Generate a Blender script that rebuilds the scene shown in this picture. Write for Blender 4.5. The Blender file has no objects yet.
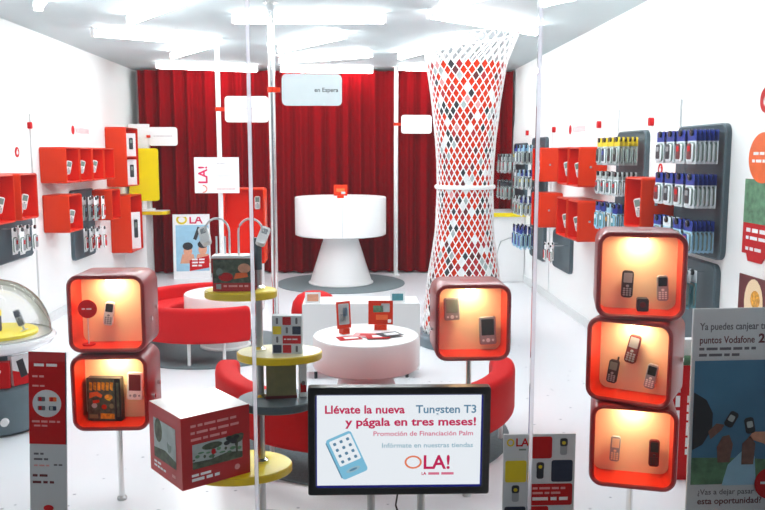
import bpy, bmesh, math, random
from mathutils import Matrix, Vector
random.seed(7)
PI = math.pi
SC = bpy.context.scene
C = SC.collection
rad = math.radians

# ------------------------------------------------------------------ materials
def S(r, g, b):
    f = lambda c: (c / 255 / 12.92) if c / 255 <= .04045 else ((c / 255 + .055) / 1.055) ** 2.4
    return (f(r), f(g), f(b))

def mat(name, col, rough=.5, metal=0, coat=0, vary=.04, scale=18, bump=0, emit=None, estr=0, spec=.5):
    m = bpy.data.materials.new(name); m.use_nodes = True
    nt = m.node_tree; b = nt.nodes['Principled BSDF']
    b.inputs['Roughness'].default_value = rough
    b.inputs['Metallic'].default_value = metal
    b.inputs['Coat Weight'].default_value = coat
    b.inputs['Coat Roughness'].default_value = .08
    b.inputs['Specular IOR Level'].default_value = spec
    tc = nt.nodes.new('ShaderNodeTexCoord'); nz = nt.nodes.new('ShaderNodeTexNoise')
    nz.inputs['Scale'].default_value = scale; nz.inputs['Detail'].default_value = 3
    nt.links.new(tc.outputs['Object'], nz.inputs['Vector'])
    rp = nt.nodes.new('ShaderNodeValToRGB')
    rp.color_ramp.elements[0].position = .3; rp.color_ramp.elements[1].position = .7
    rp.color_ramp.elements[0].color = (*[c * (1 - vary) for c in col], 1)
    rp.color_ramp.elements[1].color = (*[min(1, c * (1 + vary)) for c in col], 1)
    nt.links.new(nz.outputs['Fac'], rp.inputs['Fac'])
    nt.links.new(rp.outputs['Color'], b.inputs['Base Color'])
    if bump:
        bp = nt.nodes.new('ShaderNodeBump'); bp.inputs['Strength'].default_value = bump
        bp.inputs['Distance'].default_value = .002
        nt.links.new(nz.outputs['Fac'], bp.inputs['Height']); nt.links.new(bp.outputs['Normal'], b.inputs['Normal'])
    if emit:
        b.inputs['Emission Color'].default_value = (*emit, 1)
        b.inputs['Emission Strength'].default_value = estr
    return m

def glass_mat(name, tint=(1, 1, 1), haze=0.0, f0=1.45):
    m = bpy.data.materials.new(name); m.use_nodes = True
    nt = m.node_tree; nt.nodes.clear()
    o = nt.nodes.new('ShaderNodeOutputMaterial'); mx = nt.nodes.new('ShaderNodeMixShader')
    tr = nt.nodes.new('ShaderNodeBsdfTransparent'); gl = nt.nodes.new('ShaderNodeBsdfGlossy')
    fr = nt.nodes.new('ShaderNodeFresnel'); fr.inputs['IOR'].default_value = f0
    tr.inputs['Color'].default_value = (*tint, 1); gl.inputs['Roughness'].default_value = .02
    nt.links.new(fr.outputs['Fac'], mx.inputs['Fac'])
    nt.links.new(tr.outputs[0], mx.inputs[1]); nt.links.new(gl.outputs[0], mx.inputs[2])
    last = mx
    if haze:
        df = nt.nodes.new('ShaderNodeBsdfDiffuse'); df.inputs['Color'].default_value = (.9, .9, .9, 1)
        m2 = nt.nodes.new('ShaderNodeMixShader'); m2.inputs['Fac'].default_value = haze
        nt.links.new(mx.outputs[0], m2.inputs[1]); nt.links.new(df.outputs[0], m2.inputs[2]); last = m2
    nt.links.new(last.outputs[0], o.inputs['Surface'])
    return m

LIGHT = 38.0
M = {}
def D(k, *a, **kw): M[k] = mat(k, *a, **kw)
D('wall', S(243, 246, 244), .6, vary=.012, scale=3)
D('wall_board', S(246, 247, 246), .45, vary=.012, scale=4)
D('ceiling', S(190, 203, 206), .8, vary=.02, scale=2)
D('skirting', S(225, 228, 228), .5)
D('pavement', S(120, 120, 118), .9, vary=.2, bump=.4)
D('seam_grey', S(150, 155, 158), .5)
D('white', S(243, 243, 243), .35, vary=.01, scale=5)
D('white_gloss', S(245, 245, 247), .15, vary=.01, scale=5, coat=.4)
D('sign_grey', S(188, 197, 200), .5, vary=.02)
D('paper', S(238, 239, 240), .7, vary=.02)
D('grey_paper', S(205, 209, 212), .7, vary=.02)
D('case_red', S(208, 48, 8), .35, vary=.03, scale=7, spec=.15)
D('case_red_inner', S(222, 30, 3), .5, vary=.03, spec=.12)
D('kiosk_red', S(138, 7, 11), .34, vary=.04, scale=8, coat=.15)
D('kiosk_inner', S(214, 38, 2), .35, vary=.03)
D('panel_cream', S(240, 212, 172), .5, vary=.03, scale=10)
D('sofa_red', S(196, 4, 10), .6, vary=.05, scale=30, bump=.15, spec=.12)
D('curtain', S(122, 1, 7), .9, vary=.10, scale=25, bump=.2, spec=.03)
D('red_print', S(190, 8, 16), .55, vary=.04, spec=.2)
D('red_print_dark', S(176, 18, 26), .45, vary=.05)
D('magenta', S(208, 20, 84), .5)
D('salmon', S(232, 120, 96), .5)
D('yellow', S(250, 226, 6), .3, vary=.03, coat=.3)
D('yellow_edge', S(224, 190, 2), .3, vary=.03, coat=.3)
D('shelf_cream', S(246, 240, 196), .25, vary=.02)
D('shelf_grey', S(78, 92, 98), .3, vary=.04)
D('slate', S(64, 82, 90), .45, vary=.05)
D('slate_light', S(98, 114, 122), .4, vary=.05)
D('carpet', S(110, 120, 124), .95, vary=.14, scale=60, bump=.5)
D('chrome', (.80, .80, .80), .14, metal=1, vary=.02)
D('steel', (.50, .50, .50), .3, metal=1, vary=.05)
D('white_metal', S(235, 236, 236), .3, vary=.02)
D('black', S(14, 14, 18), .3, vary=.05)
D('dark', S(38, 40, 46), .4, vary=.08)
D('navy', S(22, 34, 62), .5, vary=.06)
D('blue', S(12, 44, 140), .45, vary=.08, scale=60)
D('light_blue', S(150, 196, 220), .5, vary=.06)
D('teal', S(70, 140, 150), .5, vary=.2, scale=40)
D('silver', S(150, 154, 158), .3, vary=.06)
D('handset_white', S(232, 232, 230), .3, vary=.03)
D('lcd', S(120, 136, 128), .2, vary=.1)
D('lcd_dark', S(46, 56, 58), .2, vary=.1)
D('maroon', S(96, 20, 24), .5, vary=.1)
D('olive', S(128, 124, 86), .6, vary=.10, scale=30)
D('skin', S(212, 150, 120), .6, vary=.1, scale=60)
D('skin_dark', S(120, 84, 72), .6, vary=.15, scale=60)
D('sky_print', S(70, 122, 156), .5, vary=.12, scale=6)
D('green_print', S(86, 128, 96), .6, vary=.4, scale=25)
D('tree_print', S(74, 84, 66), .6, vary=.6, scale=45)
D('mist_print', S(168, 178, 178), .6, vary=.15, scale=20)
D('gold_print', S(226, 150, 30), .5, vary=.5, scale=60)
D('orange_print', S(232, 98, 30), .5, vary=.08)
D('yellow_print', S(222, 196, 12), .6, vary=.05)
D('text_grey', S(96, 92, 98), .6)
D('text_faint', S(188, 182, 186), .6)
D('print_pale', S(214, 176, 180), .5)
D('pinkish', S(222, 150, 150), .5, vary=.1)
D('clear_white', S(226, 234, 238), .15, vary=.05)
D('lamp_white', (1, 1, 1), .4, emit=(.93, .985, 1.0), estr=LIGHT)
D('warm_lamp', (1, 1, 1), .4, emit=(1.0, .77, .46), estr=100)
D('screen', S(40, 42, 50), .25, emit=(.90, .95, 1.0), estr=.93, spec=.2)
D('screen_blue', S(20, 24, 90), .3, emit=(.01, .015, .22), estr=.6, spec=.2)
D('screen_pink', S(60, 10, 20), .5, emit=S(205, 32, 92), estr=.85, spec=.1)
D('screen_pale_pink', S(60, 30, 30), .5, emit=S(226, 120, 150), estr=.85, spec=.1)
D('screen_steel', S(20, 40, 50), .5, emit=S(96, 140, 170), estr=.85, spec=.1)
D('screen_pale', S(30, 50, 60), .5, emit=S(160, 196, 212), estr=.85, spec=.1)
D('screen_sky', S(30, 50, 60), .5, emit=S(128, 196, 226), estr=.9, spec=.1)
D('screen_orange', S(60, 30, 20), .5, emit=S(238, 132, 96), estr=.9, spec=.1)
M['glass'] = glass_mat('glass')
M['acrylic'] = glass_mat('acrylic', (.985, .99, .992), .07, 1.25)
def edge_mat():
    m = bpy.data.materials.new('polished_glass_edge'); m.use_nodes = True
    nt = m.node_tree; nt.nodes.clear()
    o = nt.nodes.new('ShaderNodeOutputMaterial'); mx = nt.nodes.new('ShaderNodeMixShader'); mx.inputs['Fac'].default_value = .55
    tr = nt.nodes.new('ShaderNodeBsdfTransparent'); tl = nt.nodes.new('ShaderNodeBsdfTranslucent')
    tl.inputs['Color'].default_value = (.90, .90, .94, 1); tr.inputs['Color'].default_value = (.85, .85, .9, 1)
    nt.links.new(tr.outputs[0], mx.inputs[1]); nt.links.new(tl.outputs[0], mx.inputs[2]); nt.links.new(mx.outputs[0], o.inputs['Surface'])
    return m
M['glass_edge'] = edge_mat()
M['acrylic_milky'] = glass_mat('acrylic_milky', (.96, .96, .97), .3)

def floor_mat():
    m = mat('floor_terrazzo', S(240, 241, 245), .22, vary=.012, scale=2)
    nt = m.node_tree; b = nt.nodes['Principled BSDF']
    tc = nt.nodes.new('ShaderNodeTexCoord'); v = nt.nodes.new('ShaderNodeTexVoronoi'); v.inputs['Scale'].default_value = 9
    r = nt.nodes.new('ShaderNodeValToRGB'); r.color_ramp.elements[0].position = .06; r.color_ramp.elements[1].position = .09
    r.color_ramp.elements[0].color = (.42, .44, .48, 1); r.color_ramp.elements[1].color = (1, 1, 1, 1)
    mx = nt.nodes.new('ShaderNodeMixRGB'); mx.blend_type = 'MULTIPLY'; mx.inputs['Fac'].default_value = .8
    old = b.inputs['Base Color'].links[0].from_socket
    nt.links.new(tc.outputs['Object'], v.inputs['Vector']); nt.links.new(v.outputs['Distance'], r.inputs['Fac'])
    nt.links.new(old, mx.inputs[1]); nt.links.new(r.outputs['Color'], mx.inputs[2])
    nt.links.new(mx.outputs[0], b.inputs['Base Color'])
    return m
M['floor'] = floor_mat()

# ------------------------------------------------------------------ mesh builder
def rrect(w, h, r, n=5):
    r = max(1e-4, min(r, w / 2 - 1e-4, h / 2 - 1e-4)); out = []
    for cx, cz, a0 in ((w/2-r, h/2-r, 0), (-w/2+r, h/2-r, 90), (-w/2+r, -h/2+r, 180), (w/2-r, -h/2+r, 270)):
        for k in range(n + 1):
            a = rad(a0 + 90 * k / n); out.append((cx + r * math.cos(a), cz + r * math.sin(a)))
    return out
def ell(a, b, n=28, cx=0, cz=0):
    return [(cx + a * math.cos(2*PI*k/n), cz + b * math.sin(2*PI*k/n)) for k in range(n)]
FRONT = Matrix.Rotation(PI/2, 4, 'X')      # text written on a plane that faces -y

class MB:
    def __init__(self): self.bm = bmesh.new(); self.ms = []; self.T = Matrix.Identity(4)
    def mi(self, m):
        m = M[m] if isinstance(m, str) else m
        if m not in self.ms: self.ms.append(m)
        return self.ms.index(m)
    def v(self, p): return self.bm.verts.new(self.T @ Vector(p))
    def f(self, vs, i):
        try: fc = self.bm.faces.new(vs)
        except ValueError: return
        fc.material_index = i; fc.smooth = True
    def box(self, c, s, m, T=None):
        i = self.mi(m); x, y, z = c; a, b, d = s[0]/2, s[1]/2, s[2]/2
        P = [(x+sx*a, y+sy*b, z+sz*d) for sz in (-1, 1) for sy in (-1, 1) for sx in (-1, 1)]
        if T is not None: P = [T @ Vector(p) for p in P]
        V = [self.v(p) for p in P]
        for q in ((0,2,3,1),(4,5,7,6),(0,1,5,4),(2,6,7,3),(0,4,6,2),(1,3,7,5)): self.f([V[k] for k in q], i)
    def prism(self, pts, y0, y1, m, mside=None, c=(0, 0)):   # polygon in xz extruded along y
        i = self.mi(m); j = self.mi(mside or m)
        A = [self.v((p[0]+c[0], y0, p[1]+c[1])) for p in pts]; B = [self.v((p[0]+c[0], y1, p[1]+c[1])) for p in pts]
        self.f(A, i); self.f(B[::-1], i); n = len(pts)
        for k in range(n): self.f([A[k], B[k], B[(k+1) % n], A[(k+1) % n]], j)
    def slab(self, pts, z0, z1, m, mside=None, c=(0, 0)):    # polygon in xy extruded along z
        i = self.mi(m); j = self.mi(mside or m)
        A = [self.v((p[0]+c[0], p[1]+c[1], z0)) for p in pts]; B = [self.v((p[0]+c[0], p[1]+c[1], z1)) for p in pts]
        self.f(A[::-1], i); self.f(B, i); n = len(pts)
        for k in range(n): self.f([A[k], A[(k+1) % n], B[(k+1) % n], B[k]], j)
    def loops(self, L, m, close=True, cap0=False, cap1=False, ring=False):
        i = self.mi(m); R = [[self.v(p) for p in l] for l in L]; n = len(R[0])
        for a, b in zip(R, R[1:] + ([R[0]] if ring else [])):
            for k in range(n if close else n-1): self.f([a[k], a[(k+1) % n], b[(k+1) % n], b[k]], i)
        if cap0: self.f(R[0][::-1], i)
        if cap1: self.f(R[-1], i)
    def lathe(self, prof, m, n=40, c=(0, 0), cap0=True, cap1=True):
        self.loops([[(c[0]+r*math.cos(2*PI*k/n), c[1]+r*math.sin(2*PI*k/n), z) for k in range(n)] for r, z in prof], m, True, cap0, cap1)
    def tube(self, P, r, m, n=8, caps=True):
        P = [Vector(p) for p in P]; L = []
        for k, p in enumerate(P):
            t = (P[min(k+1, len(P)-1)] - P[max(k-1, 0)]).normalized()
            u = t.cross(Vector((0, 0, 1)) if abs(t.z) < .9 else Vector((1, 0, 0))).normalized(); w = t.cross(u)
            L.append([p + u*(r*math.cos(2*PI*q/n)) + w*(r*math.sin(2*PI*q/n)) for q in range(n)])
        self.loops(L, m, True, caps, caps)
    def text(self, s, size, m, x=0, y=0, z=0, align='LEFT', bold=0, T=None, sx=1, depth=.0004):
        cu = bpy.data.curves.new('lettering', 'FONT'); cu.body = s; cu.size = size; cu.align_x = align
        cu.offset = bold; cu.extrude = depth; cu.resolution_u = 3
        o = bpy.data.objects.new('lettering', cu); C.objects.link(o)
        me = bpy.data.meshes.new_from_object(o.evaluated_get(bpy.context.evaluated_depsgraph_get()))
        bpy.data.objects.remove(o)
        X = self.T @ (T if T is not None else Matrix.Translation((x, y, z)) @ FRONT) @ Matrix.Diagonal((sx, 1, 1, 1))
        me.transform(X); i = self.mi(m); n0 = len(self.bm.faces)
        self.bm.from_mesh(me); self.bm.faces.ensure_lookup_table()
        for k in range(n0, len(self.bm.faces)): self.bm.faces[k].material_index = i
        bpy.data.meshes.remove(me)
    def scrib(self, x, z, w, h, m, y=0):      # a line too small to read in the photo: word-length strokes
        e = x + w
        while x < e - h:
            l = min(e - x, h * random.uniform(1.6, 5)); self.prism([(x, z), (x+l, z), (x+l, z+h), (x, z+h)], y-.0005, y, m); x += l + h*.8
    def build(self, name, parent=None, loc=(0, 0, 0), rot=None, angle=35):
        bmesh.ops.recalc_face_normals(self.bm, faces=self.bm.faces)
        me = bpy.data.meshes.new(name); self.bm.to_mesh(me); self.bm.free()
        for m in self.ms: me.materials.append(m)
        for p in me.polygons: p.use_smooth = True
        me.set_sharp_from_angle(angle=rad(angle))
        o = bpy.data.objects.new(name, me); C.objects.link(o); o.location = loc
        if rot: o.rotation_euler = rot
        if parent: o.parent = parent
        return o

def tag(o, label, cat, group=None):
    o['label'] = label; o['category'] = cat
    if group: o['group'] = group
    return o
def thing(name, label, cat, loc=(0, 0, 0), rz=0, group=None):
    o = bpy.data.objects.new(name, None); C.objects.link(o); o.empty_display_size = .1
    o.location = loc; o.rotation_euler = (0, 0, rz)
    return tag(o, label, cat, group)
def struct(o): o['kind'] = 'structure'; return o
def dup(root, loc, label, rz=None, rot=None):
    r = root.copy(); C.objects.link(r); r.location = loc; r['label'] = label
    if rz is not None: r.rotation_euler = (0, 0, rz)
    if rot is not None: r.rotation_euler = rot
    for ch in list(root.children):
        c = ch.copy(); C.objects.link(c); c.parent = r
        for g in list(ch.children):
            d = g.copy(); C.objects.link(d); d.parent = c
    return r
ORD = ['first', 'second', 'third', 'fourth', 'fifth', 'sixth', 'seventh', 'eighth']

# ------------------------------------------------------------------ room
XL, XR, YG, YB, H = -2.92, 2.22, 2.6, 11.25, 2.74
def sbox(name, c, s, m): b = MB(); b.box(c, s, m); return struct(b.build(name))
sbox('floor', ((XL+XR)/2, (YG+YB)/2, -.05), (XR-XL+.4, YB-YG+.4, .1), 'floor')
sbox('floor_outside', ((XL+XR)/2, .7, -.05), (9, 3.36, .1), 'pavement')
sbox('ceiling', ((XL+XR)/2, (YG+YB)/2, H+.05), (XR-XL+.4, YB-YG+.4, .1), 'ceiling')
sbox('wall_left', (XL-.1, (YG+YB)/2, H/2), (.2, YB-YG+.4, H), 'wall')
sbox('wall_right', (XR+.1, (YG+YB)/2, H/2), (.2, YB-YG+.4, H), 'wall')
sbox('wall_back', ((XL+XR)/2, YB+.1, H/2), (XR-XL, .2, H), 'wall')
sbox('baseboard_left', (XL+.016, (YG+YB)/2, .045), (.032, YB-YG, .09), 'skirting')
sbox('baseboard_right', (XR-.016, (YG+YB)/2, .045), (.032, YB-YG, .09), 'skirting')
tn = 0
def trim(c, s, m):
    global tn; tn += 1; return sbox('trim_%d' % tn, c, s, m)
for y0, y1 in ((2.8, 7.45), (7.49, 10.42)):
    trim((XL+.01, (y0+y1)/2, 1.03), (.02, y1-y0, 1.88), 'wall_board')
for y0, y1 in ((2.8, 5.29), (5.33, 6.53), (6.57, 8.70), (8.74, 10.9)):
    trim((XR-.01, (y0+y1)/2, 1.03), (.02, y1-y0, 1.88), 'wall_board')
trim((XL+.004, 7.47, 1.03), (.008, .04, 1.88), 'seam_grey')
for y in (5.31, 6.55, 8.72): trim((XR-.004, y, 1.03), (.008, .04, 1.88), 'seam_grey')
trim(((XL+XR)/2, YG, .02), (XR-XL, .08, .04), 'steel')
# shop window: three panes with polished glass edges between them
edges = [XL, -.32, .609, XR]
for k in range(3):
    x0, x1 = edges[k]+.007, edges[k+1]-.007
    b = MB(); b.box(((x0+x1)/2, YG, (H+.04)/2), (x1-x0, .010, H-.04), 'glass'); w = struct(b.build('window_%d' % (k+1)))
    if k < 2:
        b = MB(); b.box((edges[k+1], YG, (H+.04)/2), (.011, .012, H-.04), 'glass_edge'); b.build('pane_edge', w)

# ------------------------------------------------------------------ ceiling luminaires
def luminaire(x0, y0, x1, y1, label):
    L = math.hypot(x1-x0, y1-y0); a = math.atan2(y1-y0, x1-x0)
    t = thing('ceiling_light', label, 'ceiling light', ((x0+x1)/2, (y0+y1)/2, H), a, 'batten lights zigzagging over the ceiling')
    b = MB(); b.box((0, 0, -.012), (L+.04, .05, .024), 'white_metal'); b.build('housing', t)
    b = MB(); b.tube([(-L/2, 0, -.048), (L/2, 0, -.052)], .031, 'lamp_white', 12); b.build('tube', t)
    for s in (-1, 1):
        b = MB(); b.box((s*(L/2+.012), 0, -.046), (.022, .066, .068), 'white_metal'); b.build('end_cap', t)
lights = [
 (-2.30, 7.50, -1.30, 8.10, 'long fluorescent tube light nearest the left wall, above the red wall cases'),
 (-1.79, 6.82, -1.16, 5.90, 'slanting tube light cut off by the photo top, left of the chrome pole'),
 (-.93, 6.74, .28, 6.66, 'wide level tube light crossed by the chrome pole near its top'),
 (.64, 6.44, 1.66, 7.27, 'slanting tube light above and right of the lattice tower'),
 (-2.38, 10.2, -1.2, 10.55, 'level tube light above the left part of the red curtain'),
 (-1.95, 9.15, -1.37, 8.2, 'slanting tube light running towards the top of the white sign pole'),
 (-.72, 8.6, -.06, 7.55, 'slanting tube light just right of the chrome pole, below the wide level one'),
 (-.80, 9.6, .22, 8.95, 'tube light behind the sign reading en Espera, the nearer of two'),
 (-.88, 10.6, .29, 10.66, 'tube light against the curtain top behind the sign reading en Espera'),
 (.57, 9.15, 1.14, 7.7, 'slanting tube light just left of the lattice tower crown'),
 (.62, 10.3, 1.7, 10.5, 'short looking tube light at the curtain top, right of the back pole'),
 (.70, 6.1, 1.06, 5.35, 'slanting tube light cut off by the photo top above the lattice tower'),
 (-1.9, 4.9, -.95, 4.3, 'added tube light over the left window display'), (-.75, 5.2, .35, 5.0, 'added tube light over the middle of the front shop'),  # tubes from here down are added to light the front of the shop
 (.65, 4.5, 1.6, 4.0, 'added tube light over the right window display'), (-.7, 3.9, .4, 3.7, 'added tube light over the monitor in the window'),
 (-2.3, 6.2, -1.8, 5.2, 'added tube light near the left wall over the domed stand'), (1.4, 5.9, 1.9, 5.0, 'added tube light near the right wall over the blister packs'),
]
for l in lights: luminaire(*l)

# ------------------------------------------------------------------ curtain
b = MB(); n = 460; x0, x1 = -2.80, 2.18; rows = []
ph = 0; xs = []
for k in range(n+1):
    x = x0 + (x1-x0)*k/n; xs.append((x, .055*math.sin(x*31+.8*math.sin(x*5)) + .02*math.sin(x*71+1.3*math.sin(x*9)) + .03*math.sin(x*4.1)))
zs = [.02, .4, .9, 1.4, 1.9, 2.4, 2.71]
b.loops([[(x, 10.84+w*(.75+.35*(1-z/2.7)), z) for x, w in xs] for z in zs], 'curtain', close=False)
tag(b.build('curtain', angle=80), 'dark red pleated curtain covering the whole back wall', 'curtain')

# ------------------------------------------------------------------ floor discs
def disc(x, y, r, label):
    b = MB(); b.lathe([(r, .001), (r, .010), (r-.012, .014)], 'carpet', 64); tag(b.build('round_rug', loc=(x, y, 0)), label, 'rug', 'round grey rugs')
disc(-.12, 9.95, .80, 'round grey rug under the tall white bar table at the back')
disc(.085, 4.52, .83, 'round grey rug under the low white table and its red sofa, behind the monitor')
disc(-1.15, 6.6, .70, 'round grey rug under the red curved sofa at the left')

# ------------------------------------------------------------------ red curved sofas
def arc_band(mb, R, th, z0, z1, a0, a1, endr, m, n=56):
    L = R*(a1-a0); out = []; hz = (z1-z0)/2; zc = (z0+z1)/2
    for k in range(n+1):
        s = L*(.5-.5*math.cos(PI*k/n)); d = min(s, L-s)
        q = 1 if d >= endr else math.sqrt(max(0, 1-(1-d/endr)**2)); q = max(q, .06)
        qt = max(q, .35); a = a0 + s/R
        P = rrect(th*qt, 2*hz*q, min(.035, th*qt*.45, hz*q*.9), 4)
        out.append([((R+p[0])*math.cos(a), (R+p[0])*math.sin(a), zc+p[1]) for p in P])
    mb.loops(out, m, True, True, True)
def sofa(label, x, y, R, a0, a1, endr, z0, z1, legs, seat_depth, sg=.1, th=.09):
    t = thing('curved_sofa', label, 'sofa', (x, y, .014), 0, 'red curved sofas')
    b = MB(); arc_band(b, R, th, z0, z1, a0, a1, endr, 'sofa_red'); b.build('backrest', t)
    b = MB(); arc_band(b, R-th/2-seat_depth/2, seat_depth, z0+.02, z1-.10, a0+sg, a1-sg, min(endr, .1), 'sofa_red'); b.build('seat', t)
    for a in legs:
        c = math.cos(a)*(R-.01), math.sin(a)*(R-.01)
        b = MB(); b.lathe([(.013, 0), (.015, .01), (.013, .02), (.013, z0+.03)], 'white_metal', 12, c); b.build('leg', t)
sofa('red curved sofa on white legs at the left, behind the yellow shelves', -1.15, 6.6, .64, -PI*1.47, -PI*.5+.62, .02, .17, .44,
     [-PI*.5+.3, -PI*.5-.12, -PI*.5-.75, -PI*1.1, -PI*1.4], .24)
sofa('red curved sofa with rounded ends around the low white table, partly behind the monitor', .085, 4.52, .79, -PI-.22, .22, .22, .15, .42,
     [-.25, -.9, -PI/2, -PI+.9, -PI+.25], .18, .6, .13)
# small round pouf
t = thing('round_pouf', 'small red domed pouf between the white bench and the bar table', 'pouf', (-.315, 6.9, 0))
b = MB(); b.lathe([(.17, .05), (.20, .08), (.205, .25), (.19, .33), (.15, .385), (.09, .415), (.03, .425)], 'sofa_red', 36); b.build('cushion', t)
for k in range(4):
    b = MB(); b.lathe([(.014, 0), (.014, .07)], 'steel', 10, (.13*math.cos(k*PI/2+.4), .13*math.sin(k*PI/2+.4))); b.build('leg', t)

# ------------------------------------------------------------------ white tables
def drum_table(label, x, y, z0, R, ztop, zdrum, rn, rb):
    t = thing('drum_table', label, 'table', (x, y, z0), 0, 'white drum tables')
    b = MB(); b.lathe([(R-.02, zdrum), (R, zdrum+.012), (R, ztop-.012), (R-.006, ztop-.003), (R-.015, ztop)], 'white', 56); b.build('drum_top', t)
    b = MB(); b.lathe([(rb+.02, 0), (rb+.02, .012), (rb, .02), (rn, zdrum+.004)], 'white', 48); b.build('cone_base', t)
    return t
BT = drum_table('tall white bar table with a drum top on a cone base before the curtain', -.12, 9.95, .014, .565, 1.075, .60, .20, .385)
b = MB(); b.box((0, 0, 0), (.004, .004, .45), 'seam_grey'); b.build('panel_joint', BT, (.03, -.566, .84))
drum_table('low white round table with leaflets, behind the monitor', .087, 4.5, .014, .305, .565, .375, .15, .21)
drum_table('small white round table inside the red sofa at the left', -1.05, 6.62, .014, .33, .455, .30, .16, .19)
# white display bench behind the low table
t = thing('display_bench', 'low white display bench on thin dark legs, behind the round leaflet table', 'bench', (.075, 5.75, 0))
b = MB(); b.T = Matrix.Translation((0, 0, .305)); b.prism(rrect(.84, .49, .012), -.15, .15, 'white'); b.build('cabinet', t)
for sx in (-1, 1):
    for sy in (-1, 1):
        b = MB(); b.lathe([(.012, 0), (.012, .065)], 'dark', 10, (sx*.33, sy*.11)); b.build('leg', t)

# ------------------------------------------------------------------ poles and hanging signs
def pole(x, y, r, m, label, signs=()):
    t = thing('ceiling_pole', label, 'pole', (x, y, 0), 0, 'floor to ceiling poles')
    b = MB(); b.lathe([(r, .012), (r, H-.012)], m, 20); b.build('tube', t)
    for z, s in ((.006, 1), (H-.006, -1)):
        b = MB(); b.lathe([(r*2, z-.006), (r*2, z+.006)], 'chrome' if m == 'chrome' else m, 24); b.build('flange', t)
    for (dx, z, w, h, txt) in signs:
        p = MB(); p.prism(rrect(w, h, .035), -.008, .008, 'sign_grey' if txt else 'white'); s = p.build('sign_panel', t, (r+.03+dx+w/2, 0, z))
        k = MB(); k.box((r+.012, 0, 0), (.05, .03, .035), 'case_red'); k.tube([(0, 0, -.02), (0, 0, .02)], r+.008, 'case_red', 14); k.build('clamp', t, (0, 0, z))
        q = MB()
        if txt: q.text(txt, .046, 'dark', .20, -.0085, -.015, 'RIGHT', bold=.0006)
        else: q.scrib(-w*.34, 0, w*.62, .010, 'text_faint', -.0085)
        q.build('lettering', s)
    return t
pole(-.59, 6.2, .026, 'chrome', 'chrome pole carrying the sign reading en Espera', [(.02, 2.09, .455, .235, 'en Espera')])
pole(-1.30, 8.1, .024, 'white_metal', 'white pole with a blank white sign, behind the yellow shelf stand', [(.01, 2.05, .43, .255, None)])
pole(.605, 10.6, .028, 'white_metal', 'white pole before the curtain, left of the lattice tower', [(.01, 2.0, .40, .24, None)])
# poster sheet on the white pole
t = thing('hanging_poster', 'white sheet with sideways pink OLA! hung on the white pole', 'poster', (-1.325, 8.055, 1.40))
b = MB(); b.box((0, 0, 0), (.44, .008, .355), 'paper'); b.build('sheet', t)
b = MB(); R90 = Matrix.Translation((-.095, -.0045, -.085)) @ FRONT @ Matrix.Rotation(PI/2, 4, 'Z')
b.text('LA!', .125, 'magenta', T=R90, bold=.003)
b.prism([(-.14+.045*math.cos(a), -.135+.04*math.sin(a)) for a in [rad(x) for x in range(-90, 91, 15)]] + [(-.14+.034*math.cos(a), -.135+.029*math.sin(a)) for a in [rad(x) for x in range(90, -91, -15)]], -.0055, -.0045, 'salmon')
b.scrib(.0, .11, .09, .008, 'text_faint', -.0045); b.scrib(.0, -.01, .14, .006, 'text_faint', -.0045); b.scrib(0, -.14, .19, .008, 'pinkish', -.0045)
b.build('lettering', t)

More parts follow.
